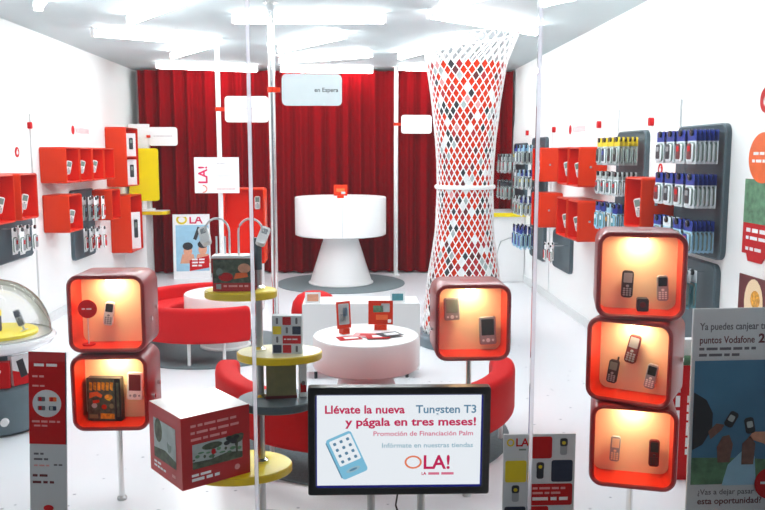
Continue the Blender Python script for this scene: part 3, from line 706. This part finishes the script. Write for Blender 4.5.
b.scrib(-.022, .392, .12, .008, 'pinkish', -.0008); b.scrib(-.022, .374, .115, .008, 'pinkish', -.0008); b.scrib(-.022, .350, .13, .012, 'paper', -.0008); b.build('lettering', t)
b = MB(); b.box((0, .06, .004), (.2, .13, .008), 'steel'); b.box((0, .012, .15), (.03, .008, .3), 'steel'); b.build('foot', t)
# red leaflet tower behind the poster
t = thing('leaflet_tower', 'narrow red leaflet tower with white lettering behind the large poster', 'leaflet stand', (1.66, 3.8, 0))
b = MB(); b.box((0, 0, .29), (.16, .12, .58), 'red_print'); b.build('body', t)
b = MB(); b.box((0, 0, .60), (.14, .10, .04), 'green_print'); b.box((0, .01, .66), (.10, .05, .08), 'paper'); b.build('leaflets', t)
b = MB(); b.T = Matrix.Translation((-.05, -.0605, .08)) @ Matrix.Rotation(-PI/2, 4, 'Y'); b.scrib(0, 0, .42, .022, 'paper'); b.scrib(.05, -.05, .3, .014, 'paper'); b.build('lettering', t)

# ------------------------------------------------------------------ wall display cases
def wall_case(label, side, yc, zc, W=.36, Hh=.34, Dp=.25, group='red display cases on the side walls', post=False):
    x = (XL+.02+Dp/2) if side < 0 else (XR-.02-Dp/2)
    t = thing('wall_case', label, 'display case', (x, yc, zc), PI/2 if side < 0 else -PI/2, group)
    b = MB(); shell(b, W, Hh, Dp, .022, .014, 'case_red', 'case_red_inner'); b.build('shell', t)
    b = MB(); b.box((0, Dp/2-.014, 0), (W-.024, .008, Hh-.024), 'case_red_inner'); b.build('back_panel', t)
    if side > 0:
        b = MB(); b.tube([(0, 0, 0), (.006, 0, 0)], .010, 'silver', 12); b.build('lock', t, (W/2, -.02, .0))
    return t
def case_phone(label, side, yc, zc, Hh, off, col='handset_white'):
    x = (XL+.02+.25-off) if side < 0 else (XR-.02-.25+off)
    st = .07; h = .13
    phone(label, (x, yc, zc-Hh/2+.014+st+h/2-.003), (0, rad(-14*side), (PI/4 if side < 0 else -PI/4)), w=.055, h=h, body=col, scr='lcd', key='silver', stand=st, group='phones in the red wall cases')
LW = [  # yc, zc, W, H, label, phone label
 (6.28, 1.26, .36, .38, 'red wall case cut by the left photo edge', 'white phone in the red wall case cut by the left photo edge'),
 (6.745, 1.26, .36, .38, 'red wall case second from the left photo edge, over a grey panel', 'white phone in the red wall case second from the left photo edge'),
 (7.83, 1.505, .38, .34, 'nearest red case of the upper row on the left wall', 'white phone in the nearest upper case on the left wall'),
 (8.22, 1.505, .38, .34, 'second red case of the upper row on the left wall', 'white phone in the second upper case on the left wall'),
 (8.61, 1.505, .38, .34, 'third red case of the upper row on the left wall', 'white phone in the third upper case on the left wall'),
 (9.0, 1.505, .38, .34, 'fourth red case of the upper row, touching the tall case, on the left wall', None),
 (7.85, 1.045, .38, .36, 'nearest red case of the lower row on the left wall', 'white phone in the nearest lower case on the left wall'),
 (9.2, 1.045, .34, .34, 'second red case of the lower row on the left wall', None),
]
for yc, zc, W, Hh, la, lp in LW:
    wall_case(la, -1, yc, zc, W, Hh)
    if lp: case_phone(lp, -1, yc, zc, Hh, .05)
def tall_case(yc, zc, Hh, label, cards):
    wall_case(label, -1, yc, zc, .54, Hh)
    for k, (dz, h, la) in enumerate(cards):
        t = thing('phone_card', la, 'card', (XL+.02+.175, yc+.10, zc+dz), PI/4, 'printed cards in the tall red wall cases')
        b = MB(); b.box((0, 0, h/2), (.19, .012, h), 'paper'); b.build('card', t)
        b = MB(); b.prism(rrect(.05, h*.5, .012), -.012, -.006, 'dark', c=(.03, h*.55)); b.prism(rrect(.03, h*.15, .004), -.0128, -.012, 'lcd', c=(.03, h*.65)); b.prism(ell(.02, .02, 12, -.05, h*.3), -.0075, -.006, 'maroon'); b.build('print', t)
tall_case(9.96, 1.575, .71, 'tall upper red case on the left wall before the yellow board', [(-.341, .31, 'lower white phone card in the tall upper case'), (.01, .28, 'upper white phone card in the tall upper case')])
b = MB(); b.box((0, 0, 0), (.51, .22, .012), 'case_red_inner'); o = b.build('case_shelf'); 
tag(o, 'red shelf across the middle of the tall upper red case', 'shelf'); o.location = (XL+.02+.125, 9.96, 1.577); o.rotation_euler = (0, 0, PI/2)
tall_case(10.04, .764, .70, 'tall lower red case on the left wall beneath the yellow shelf', [(-.336, .46, 'large white phone card in the tall lower case')])
RW = [(6.97, 1.497, .34, .345, 'nearest red case of the upper row on the right wall', 'white phone in the nearest upper case on the right wall'),
      (7.33, 1.50, .36, .345, 'second red case of the upper row on the right wall', 'white phone in the second upper case on the right wall'),
      (8.38, 1.50, .36, .35, 'third and farthest red case of the upper row on the right wall', 'white phone in the farthest upper case on the right wall'),
      (6.955, 1.03, .34, .355, 'nearest red case of the lower row on the right wall', 'white phone in the nearest lower case on the right wall'),
      (7.33, 1.03, .36, .36, 'second red case of the lower row on the right wall', 'white phone in the second lower case on the right wall'),
      (8.38, 1.03, .36, .36, 'third and farthest red case of the lower row on the right wall', None),
      (5.47, 1.27, .33, .355, 'red wall case beside the near blister packs, above the right display stand', 'white phone in the red case beside the near blister packs')]
for yc, zc, W, Hh, la, lp in RW:
    wall_case(la, 1, yc, zc, W, Hh)
    if lp: case_phone(lp, 1, yc, zc, Hh, .05)

# ------------------------------------------------------------------ grey wall panels with hanging packs
def panel(label, side, y0, y1, z0, z1, hooks, hl=.26):
    x = XL+.02 if side < 0 else XR-.02
    t = thing('wall_panel', label, 'wall panel', (x, (y0+y1)/2, (z0+z1)/2), PI/2 if side < 0 else -PI/2, 'grey wall panels')
    w, h = y1-y0, z1-z0
    b = MB(); P = rrect(w, h, .06); Q = rrect(w-.02, h-.02, .05); I = rrect(w-.07, h-.07, .04)
    b.loops([[(p[0], 0, p[1]) for p in P], [(p[0], -.028, p[1]) for p in P], [(p[0], -.036, p[1]) for p in Q], [(p[0], -.030, p[1]) for p in I]], 'slate', True, True, True); b.build('board', t)
    for y, z, l in hooks:
        u = (y-(y0+y1)/2)*(1 if side < 0 else -1)
        b = MB(); b.tube([(u, -.03, z-(z0+z1)/2), (u, -.03-l, z-(z0+z1)/2), (u, -.035-l, z-(z0+z1)/2+.012)], .003, 'chrome', 6); b.build('hook', t)
    return t
def pack_proto(header, body, product, product2, w=.115, h=.19, side='lcd', name='blister_pack', cat='blister pack', label='x', group=None):
    t = thing(name, label, cat, (0, 0, -50), 0, group)       # front faces -x, hook hole at the origin
    b = MB(); b.T = Matrix.Rotation(-PI/2, 4, 'Z')
    b.prism(rrect(w, h*.32, .006, 3), -.001, .001, header, c=(0, .012-h*.16)); b.prism(rrect(w, h*.68, .006, 3), -.001, .001, body, c=(0, .012-h*.66)); b.build('card', t)
    b = MB(); b.T = Matrix.Rotation(-PI/2, 4, 'Z'); P = rrect(w*.8, h*.56, .018, 4)
    b.loops([[(p[0], -.001, p[1]-h*.58) for p in P], [(p[0]*.96, -.011, p[1]*.96-h*.58-.006) for p in P]], side, True, False, False)
    b.loops([[(p[0]*.96, -.011, p[1]*.96-h*.58-.006) for p in P], [(p[0]*.82, -.016, p[1]*.86-h*.58-.010) for p in P]], body, True, False, True)
    b.prism(rrect(w*.5, h*.46, .012, 4), -.019, -.016, product, c=(0, -h*.57)); b.prism(rrect(w*.3, h*.15, .004, 3), -.0205, -.019, product2, c=(0, -h*.49)); b.prism(ell(w*.17, w*.17, 12, 0, -.004), -.012, -.001, 'black')
    b.build('blister', t)
    return t
used = set()
def hang(protos, side, hookrows, where, nback, hl, pitch):
    """hookrows: list of (rowname, z, [hook y ...])"""
    for rn, z, ys in hookrows:
        for hi, y in enumerate(ys):
            nb = nback if hi == 0 else 3
            for k in range(nb):
                pr = random.choice(protos) if k == 0 else lastpr
                lastpr = pr
                if k == 0: chosen = pr
                x = (XR-.02-.03-hl+.012+k*pitch) if side > 0 else (XL+.02+.03+hl-.012-k*pitch)
                hk = 'nearest hook' if hi == 0 else ORD[hi]+' hook'
                pos = 'front' if k == 0 else ORD[k]
                lab = '%s pack on the %s, %s, %s' % (pos, hk, rn, where)
                lab = lab[0].lower()+lab[1:]
                if pr not in used: used.add(pr); pr.location = (x, y, z); pr['label'] = lab; pr.rotation_euler = (0, 0, 0 if side > 0 else PI)
                else: dup(pr, (x, y, z), lab, 0 if side > 0 else PI)
gp = 'packs hanging on wall hooks'
# near right panel
HL = .175; ys = [4.665, 4.825, 4.985, 5.145]
rowsA = [('top row', 1.735, ys), ('middle row', 1.475, ys), ('lowest row', 1.20, ys)]
panel('grey rounded panel of blue and white packs on the near right wall', 1, 4.575, 5.28, .98, 1.785, [(y, z, HL) for _, z, yy in rowsA for y in yy])
pA = [pack_proto('blue', 'clear_white', 'dark', 'silver', .12, .20, group=gp), pack_proto('blue', 'clear_white', 'maroon', 'red_print', .12, .20, group=gp)]
hang(pA, 1, rowsA[:2], 'near right panel', 6, HL, .026)
pA3 = [pack_proto('clear_white', 'light_blue', 'teal', 'blue', .12, .19, group=gp), pack_proto('blue', 'light_blue', 'blue', 'red_print', .12, .19, group=gp)]
hang(pA3, 1, rowsA[2:], 'near right panel', 6, HL, .026)
# lower near right panel
rB = [('only row', .89, [4.78, 4.96])]
panel('grey rounded panel below the blue packs on the near right wall', 1, 4.62, 5.28, .30, .95, [(y, z, .2) for _, z, yy in rB for y in yy])
hang([pack_proto('clear_white', 'teal', 'teal', 'light_blue', .11, .24, group=gp)], 1, rB, 'lower near right panel', 4, .2, .04)
# middle right panel
ysC = [5.92, 6.06, 6.20, 6.34]
rC = [('top row', 1.72, ysC), ('middle row', 1.46, ysC), ('lowest row', 1.22, ysC)]
panel('grey rounded panel of yellow and blue packs on the middle right wall', 1, 5.84, 6.48, .92, 1.785, [(y, z, .2) for _, z, yy in rC for y in yy])
hang([pack_proto('yellow_print', 'clear_white', 'navy', 'blue', .11, .21, group=gp), pack_proto('yellow_print', 'mist_print', 'black', 'lcd', .11, .21, group=gp)], 1, rC[:1], 'middle right panel', 5, .2, .034)
hang([pack_proto('clear_white', 'mist_print', 'black', 'silver', .11, .18, group=gp), pack_proto('mist_print', 'clear_white', 'slate', 'red_print', .11, .18, group=gp)], 1, rC[1:2], 'middle right panel', 5, .2, .034)
hang([pack_proto('light_blue', 'clear_white', 'slate', 'gold_print', .10, .22, group=gp), pack_proto('blue', 'light_blue', 'teal', 'paper', .10, .22, group=gp)], 1, rC[2:], 'middle right panel', 5, .2, .034)
# small panel under red cases
rD = [('only row', .70, [7.86, 8.1])]
panel('small grey panel under the red cases on the right wall', 1, 7.76, 8.45, .42, .82, [(y, z, .18) for _, z, yy in rD for y in yy])
hang([pack_proto('paper', 'paper', 'red_print', 'red_print', .07, .19, group=gp)], 1, rD, 'small panel under right cases', 1, .18, .04)
# far right panels
ysE = [8.98, 9.16, 9.34]
rE = [('top row', 1.70, ysE), ('second row', 1.42, ysE), ('third row', 1.12, ysE), ('lowest row', .78, ysE)]
panel('tall grey panel of mixed packs on the far right wall', 1, 8.85, 9.55, .40, 1.80, [(y, z, .25) for _, z, yy in rE for y in yy])
pE = [pack_proto('light_blue', 'mist_print', 'navy', 'lcd', .12, .22, group=gp), pack_proto('clear_white', 'mist_print', 'black', 'red_print', .12, .22, group=gp), pack_proto('blue', 'clear_white', 'slate', 'yellow_print', .12, .22, group=gp)]
hang(pE, 1, rE[:3], 'tall far right panel', 4, .25, .05)
hang([pack_proto('blue', 'light_blue', 'blue', 'navy', .13, .26, group=gp)], 1, rE[3:], 'tall far right panel', 4, .25, .05)
ysF = [10.0, 10.2, 10.42]
rF = [('top row', 1.60, ysF), ('lower row', 1.27, ysF)]
panel('grey panel over the yellow edged counter on the far right wall', 1, 9.88, 10.6, 1.0, 1.75, [(y, z, .25) for _, z, yy in rF for y in yy])
hang([pack_proto('mist_print', 'clear_white', 'maroon', 'red_print', .12, .24, group=gp), pack_proto('slate', 'mist_print', 'black', 'red_print', .12, .24, group=gp)], 1, rF, 'panel over right counter', 3, .25, .06)
# left wall panels
rG = [('only row', 1.0, [6.62, 6.88])]
panel('grey panel under the red cases at the left photo edge', -1, 6.4, 7.33, .70, 1.055, [(y, z, .2) for _, z, yy in rG for y in yy])
hang([pack_proto('paper', 'paper', 'silver', 'red_print', .10, .22, group=gp)], -1, rG, 'panel at left photo edge', 2, .2, .06)
rH = [('top row', 1.15, [8.55, 8.8]), ('lower row', .82, [8.55, 8.8])]
panel('grey panel of white packs beside the lower red cases on the left wall', -1, 8.38, 9.1, .50, 1.235, [(y, z, .2) for _, z, yy in rH for y in yy])
hang([pack_proto('paper', 'paper', 'red_print', 'silver', .11, .25, group=gp), pack_proto('paper', 'mist_print', 'black', 'light_blue', .11, .25, group=gp)], -1, rH, 'left wall panel', 3, .2, .06)

for o in [o for o in C.objects if o.location.z < -40]:
    for ch in list(o.children): bpy.data.objects.remove(ch)
    bpy.data.objects.remove(o)
# ------------------------------------------------------------------ wall posters, logos
t = thing('wall_poster', 'tall red and green poster with an orange oval on the right wall', 'poster', (XR-.02, 4.10, 0), -PI/2)
b = MB(); b.box((0, -.004, 1.265), (.54, .008, .41), 'red_print'); b.build('sheet', t)
b = MB(); b.prism([(-.27, 1.23), (.27, 1.23), (.27, 1.47), (-.27, 1.47)], -.0090, -.008, 'green_print')
b.prism(ell(.15, .135, 36, -.09, 1.585), -.0125, -.009, 'orange_print'); b.prism([(-.22, 1.06), (-.02, 1.06), (-.06, 1.02), (-.20, 1.02)], -.008, 0, 'red_print'); b.build('picture_print', t)
b = MB(); b.scrib(-.20, 1.56, .20, .016, 'paper', -.0126); b.scrib(-.19, 1.60, .18, .016, 'paper', -.0126); b.scrib(-.23, 1.18, .34, .022, 'paper', -.0082); b.scrib(-.23, 1.14, .30, .018, 'paper', -.0082); b.scrib(-.23, 1.08, .2, .018, 'paper', -.0082); b.build('lettering', t)
t = thing('picture_print', 'small brown and gold picture on the right wall above the large poster', 'picture', (XR-.02, 4.13, 0), -PI/2)
b = MB(); b.box((0, -.004, .78), (.50, .008, .32), 'maroon'); b.build('sheet', t)
b = MB(); b.prism(ell(.10, .13, 20, -.08, .80), -.0092, -.008, 'panel_cream'); b.prism(ell(.05, .05, 16, -.06, .82), -.010, -.0092, 'gold_print'); b.prism(ell(.07, .09, 16, .12, .78), -.0092, -.008, 'skin'); b.build('print', t)
def logo_disc(label, side, y, z, r):
    t = thing('round_emblem', label, 'emblem', (XL+.02 if side < 0 else XR-.02, y, z), PI/2 if side < 0 else -PI/2, 'red emblems on the walls')
    b = MB(); b.prism(ell(r, r, 24), -.004, 0, 'red_print'); b.build('disc', t)
    b = MB(); b.prism(ell(r*.45, r*.4, 16, 0, -r*.1), -.005, -.004, 'paper'); b.prism([(-r*.05, 0), (r*.4, r*.6), (r*.1, r*.6), (-r*.4, 0)], -.005, -.004, 'paper'); b.build('mark', t)
logo_disc('red round emblem on the right wall beside the photo edge', 1, 4.20, 1.89, .07)
logo_disc('small red emblem on the left wall above the edge cases', -1, 7.15, 1.625, .045)
logo_disc('faint red emblem on the right wall between the pack panels', 1, 5.62, 1.50, .04)
def clip(label, side, y, z):
    t = thing('wall_clip', label, 'clip', (XL+.02 if side < 0 else XR-.02, y, z), PI/2 if side < 0 else -PI/2, 'small red wall clips')
    b = MB(); b.prism(rrect(.045, .06, .015), -.03, 0, 'red_print'); b.build('clip', t)
clip('small red clip high on the left wall at the panel joint', -1, 7.43, 1.865)
clip('small red clip on the right wall over the near pack panel', 1, 5.80, 1.84)
clip('small red clip on the right wall over the middle pack panel', 1, 7.03, 1.865)
clip('small red clip on the right wall above the farthest upper red case', 1, 8.6, 1.87)
clip('small red clip on the right wall over the tall far panel', 1, 9.9, 1.87)
def wall_text(label, side, y, z, s):
    t = thing('wall_lettering', label, 'wall lettering', (XL+.021 if side < 0 else XR-.021, y, z), PI/2 if side < 0 else -PI/2, 'pale logos on the walls')
    b = MB(); b.text('vodafone', s, 'print_pale', 0, 0, 0, 'CENTER'); b.build('lettering', t)
    b = MB(); b.prism(ell(s*.4, s*.4, 16, -s*2.5, s*.25), -.001, 0, 'red_print'); b.build('mark', t)
wall_text('pale pink lettering on the left wall above the upper red cases', -1, 8.9, 1.83, .12)
wall_text('pale pink lettering on the left wall by the photo edge', -1, 6.65, 1.87, .12)
wall_text('pale pink lettering on the right wall above the red cases', 1, 7.7, 1.82, .12)

# ------------------------------------------------------------------ rear counters and yellow board
t = thing('side_counter', 'white counter with a yellow edged top in the far left corner', 'counter', (-2.74, 10.48, 0))
b = MB(); b.box((-.02, 0, .42), (.28, .28, .84), 'white'); b.build('body', t)
b = MB(); b.slab([(-.155, -.16), (.32, -.16), (.37, -.12), (.39, -.06), (.39, .06), (.37, .12), (.32, .16), (-.155, .16)], .84, .885, 'white', 'yellow_edge'); b.build('worktop', t)
t = thing('yellow_board', 'rounded yellow board standing behind the tall red case on the left', 'board', (-2.68, 10.57, .886))
b = MB(); b.T = Matrix.Translation((0, 0, .46)); b.prism(rrect(.38, .68, .035), -.02, .02, 'yellow'); b.build('board', t)
b = MB(); b.box((0, 0, .08), (.05, .03, .16), 'white'); b.box((0, 0, .01), (.24, .12, .02), 'white'); b.build('stand', t)
t = thing('white_partition', 'white upright partition with a blank sign at the left end of the curtain', 'partition', (-2.75, 10.68, 0))
b = MB(); b.box((0, 0, 1.0), (.26, .06, 2.0), 'white'); b.build('panel', t)
b = MB(); b.prism(rrect(.37, .24, .035), -.008, .008, 'white'); s = b.build('sign_panel', t, (.315, -.03, 1.84))
b = MB(); b.scrib(-.12, 0, .24, .01, 'text_faint', -.0085); b.build('lettering', s)
b = MB(); b.box((.13, -.03, 1.84), (.05, .03, .035), 'case_red'); b.build('clamp', t)
t = thing('side_counter', 'white counter with a yellow edged top in the far right corner', 'counter', (1.99, 10.3, 0))
b = MB(); b.box((0, 0, .42), (.40, .7, .83), 'white'); b.build('body', t)
b = MB(); b.box((0, 0, .8575), (.43, .76, .045), 'white'); b.build('worktop', t)
b = MB(); b.box((0, -.385, .8575), (.43, .012, .05), 'yellow'); b.box((-.2205, 0, .8575), (.012, .78, .05), 'yellow'); b.build('edge_band', t)
b = MB(); b.tube([(-.15, -.352, .35), (-.1, -.355, .52), (0, -.357, .56), (.12, -.355, .58)], .004, 'mist_print', 6); b.build('wire', t)
# tall red display box behind the shelf stand
t = thing('pedestal_case', 'tall red display case on a white plinth behind the top yellow shelf', 'display case', (-1.135, 8.7, 0))
b = MB(); b.box((0, 0, .22), (.36, .26, .44), 'white'); b.build('plinth', t)
b = MB(); b.T = Matrix.Translation((0, 0, .845)); shell(b, .45, .81, .26, .03, .02, 'case_red', 'case_red_inner'); b.build('shell', t)
b = MB(); b.box((0, .02, .845), (.43, .01, .79), 'case_red_inner'); b.build('back_panel', t)
phone('white phone on the front of the tall red plinth case', (-1.0, 8.7-.02, 1.09), None, w=.06, h=.14, body='handset_white', scr='lcd', key='silver', peg=.03)
# A-frame poster
t = thing('floor_poster', 'white standing poster reading OLA with smiling people, before the curtain', 'poster', (-2.06, 10.4, 0), rad(8))
b = MB(); tilt = Matrix.Rotation(rad(-7), 4, 'X')
b.T = tilt; b.box((0, .01, .42), (.47, .02, .84), 'paper'); b.build('front_board', t)
b = MB(); b.T = Matrix.Translation((0, .22, 0)) @ Matrix.Rotation(rad(8), 4, 'X'); b.box((0, .0, .42), (.47, .02, .84), 'paper'); b.build('rear_board', t)
b = MB(); b.T = tilt; y = 0
b.prism([(-.2, .10), (.22, .10), (.22, .70), (-.2, .70)], -.001, 0, 'light_blue')
for cx, cz in ((-.05, .42), (.14, .44)):
    b.prism([(cx-.10, .2), (cx+.10, .2), (cx+.07, .32), (cx-.07, .32)], -.002, -.001, 'skin'); b.prism(ell(.055, .07, 18, cx, cz-.06), -.003, -.002, 'skin'); b.prism(ell(.065, .05, 18, cx, cz+.005), -.004, -.003, 'dark')
b.prism([(.02, .52), (.06, .50), (.12, .66), (.08, .68)], -.002, -.001, 'dark')
b.prism([(-.03, .10), (.22, .14), (.22, .30), (-.03, .24)], -.005, -.004, 'red_print'); b.build('picture_print', t)
b = MB(); b.T = tilt; b.text('LA', .15, 'magenta', -.03, 0, .72, bold=.003); P = ell(.07, .06, 24, -.12, .77); Q = ell(.045, .035, 24, -.12, .77)
b.loops([[(p[0], -.001, p[1]) for p in P], [(p[0], -.001, p[1]) for p in Q]], 'yellow_print'); b.scrib(0, .24, .17, .02, 'paper', -.0052); b.scrib(0, .20, .19, .02, 'paper', -.0052); b.scrib(0, .16, .15, .02, 'paper', -.0052); b.build('lettering', t)

# ------------------------------------------------------------------ domed stand at the left
t = thing('domed_stand', 'grey display stand with a clear acrylic dome, cut by the left photo edge', 'display stand', (-2.08, 4.7, 0))
b = MB(); b.lathe([(.22, 0), (.25, .02), (.262, .10), (.25, .22), (.235, .265), (.20, .28)], 'slate_light', 48); b.build('base', t)
b = MB(); b.lathe([(.075, .28), (.075, .47)], 'slate', 28); b.build('column', t)
b = MB(); b.lathe([(.10, .47), (.25, .475), (.30, .50), (.325, .53), (.32, .545), (.30, .55)], 'white_gloss', 64); b.build('dish', t)
b = MB(); b.lathe([(.20, .551), (.225, .555), (.225, .572), (.215, .578)], 'yellow', 48); b.build('yellow_plate', t)
b = MB(); R = .30; b.lathe([(R*math.cos(rad(a)), .549+1.1*R*math.sin(rad(a))) for a in (0, 8, 16, 24, 32, 40, 48, 56, 64, 72, 80, 88)], 'acrylic', 64, cap0=False); b.build('dome', t)
b = MB(); b.loops([[((R+.004*math.cos(q))*math.cos(a), (R+.004*math.cos(q))*math.sin(a), .553+.006*math.sin(q)) for q in [PI*2*w/6 for w in range(6)]] for a in [2*PI*w/64 for w in range(64)]], 'acrylic_milky', ring=True); b.build('dome_rim', t)
b = MB(); b.tube([(.12, -.235, .10), (.125, -.262, .10)], .022, 'white', 14); b.build('knob', t)
phone('small silver phone leaning on the yellow plate under the dome', (-1.94, 4.68, .655), (rad(-5), rad(-20), rad(10)), w=.04, h=.10, body='silver', scr='navy', key='dark', stand=.03)
t = thing('yellow_canister', 'yellow capped blue canister on the yellow plate at the photo edge', 'canister', (-2.075, 4.68, .579))
b = MB(); b.lathe([(.03, 0), (.032, .01), (.032, .09)], 'navy', 24); b.build('body', t)
b = MB(); b.lathe([(.034, .09), (.034, .12), (.02, .13)], 'yellow', 24); b.build('cap', t)
t = thing('phone_carton', 'red phone carton on the grey ledge under the dome, at the photo edge', 'carton', (-2.03, 4.515, .281), rad(14))
b = MB(); b.box((0, 0, .075), (.17, .05, .15), 'red_print'); b.build('carton', t)
b = MB(); b.prism(ell(.012, .012, 14, .03, .10), -.0262, -.025, 'paper'); b.scrib(-.06, .05, .09, .008, 'paper', -.0251); b.build('print', t)
t = thing('handset_carton', 'red and white carton picturing a handset on the grey ledge under the dome', 'carton', (-1.912, 4.60, .281), rad(48))
b = MB(); b.T = Matrix.Rotation(rad(-6), 4, 'X'); b.box((0, 0, .085), (.11, .045, .17), 'paper'); b.build('carton', t)
b = MB(); b.T = Matrix.Rotation(rad(-6), 4, 'X'); b.prism([(-.055, .0), (.055, 0), (.055, .05), (-.055, .09)], -.0235, -.0225, 'red_print'); b.prism([(-.01, .04), (.03, .05), (.01, .15), (-.03, .14)], -.0245, -.0225, 'dark'); b.build('print', t)

# ------------------------------------------------------------------ leaflets on the tables
def card_stand(label, loc, rz, w, h, face, marks):
    t = thing('card_stand', label, 'card stand', loc, rz, 'red card stands on the white tables')
    b = MB(); b.T = Matrix.Rotation(rad(-6), 4, 'X'); b.box((0, .003, .03+h/2), (w, .006, h), 'case_red'); b.build('card', t)
    b = MB(); b.T = Matrix.Rotation(rad(-6), 4, 'X')
    for x, z, a, c_, m in marks: b.prism(rrect(a, c_, .004, 3), -.0012, 0, m, c=(x*w, .03+h/2+z*h))
    b.build('picture_print', t)
    b = MB(); b.box((0, .005, .016), (w*.5, .05, .032), 'case_red'); b.build('foot', t)
Zt = .580
card_stand('red edged card stand with a grey blue picture, left on the low table', (-.035, 4.52, Zt), rad(28), .088, .155, 0, [(0, .03, .068, .12, 'mist_print'), (.1, .1, .03, .05, 'sky_print'), (-.1, -.1, .04, .04, 'slate')])
card_stand('red card stand with a green picture, right on the low table', (.175, 4.62, Zt), rad(-3), .145, .14, 0, [(-.1, .15, .06, .04, 'green_print'), (.2, .2, .05, .05, 'mist_print'), (.05, -.2, .07, .03, 'orange_print'), (.36, -.36, .02, .02, 'paper')])
for k, (x, y, a, m, la) in enumerate([(-.01, 4.40, .3, 'red_print', 'red leaflet lying leftmost on the low table'), (.08, 4.46, -.25, 'pinkish', 'pink leaflet lying in the middle of the low table'), (.15, 4.41, .1, 'red_print', 'red leaflet overlapping the pink one on the low table'), (.22, 4.45, .45, 'dark', 'dark leaflet lying rightmost on the low table')]):
    b = MB(); b.box((0, 0, .001), (.13, .10, .002), m); b.box((.01, .0, .0022), (.08, .05, .0006), 'paper' if k != 1 else 'red_print')
    o = b.build('leaflet', loc=(x, y, Zt+.0002+k*.0028), rot=(0, 0, a)); tag(o, la, 'leaflet', 'leaflets on the low table')
card_stand('small red card stand on the tall bar table at the back', (-.115, 9.55, 1.09), 0, .16, .13, 0, [(0, 0, .10, .04, 'orange_print'), (.2, -.25, .05, .03, 'mist_print')])
for x, m, la in ((-.27, 'skin', 'small pink picture card on the white bench, left of the card stands'), (.335, 'teal', 'small green picture card on the white bench, right of the card stands')):
    t = thing('picture_card', la, 'card', (x, 5.63, .551), 0, 'cards on the white bench')
    b = MB(); b.T = Matrix.Rotation(rad(-10), 4, 'X'); b.box((0, 0, .04), (.11, .008, .08), 'paper'); b.build('card', t)
    b = MB(); b.T = Matrix.Rotation(rad(-10), 4, 'X'); b.prism(rrect(.08, .05, .004), -.006, -.004, m, c=(0, .04)); b.build('print', t)

# ------------------------------------------------------------------ world, camera, view
w = bpy.data.worlds.new('street'); SC.world = w; w.use_nodes = True
bg = w.node_tree.nodes['Background']; bg.inputs['Color'].default_value = (.80, .90, 1.0, 1); bg.inputs['Strength'].default_value = .36
cam = bpy.data.cameras.new('camera'); co = bpy.data.objects.new('camera', cam); C.objects.link(co); SC.camera = co
cam.sensor_width = 36; cam.lens = 36*800/765; cam.clip_start = .05
co.location = (0, 0, 1.6); yaw, pitch = rad(2.308), rad(7.125)
co.rotation_euler = (PI/2-pitch, 0, -yaw)
vs = SC.view_settings; vs.view_transform = 'Standard'; vs.look = 'None'; vs.gamma = 1; vs.use_curve_mapping = False; vs.exposure = 0.0
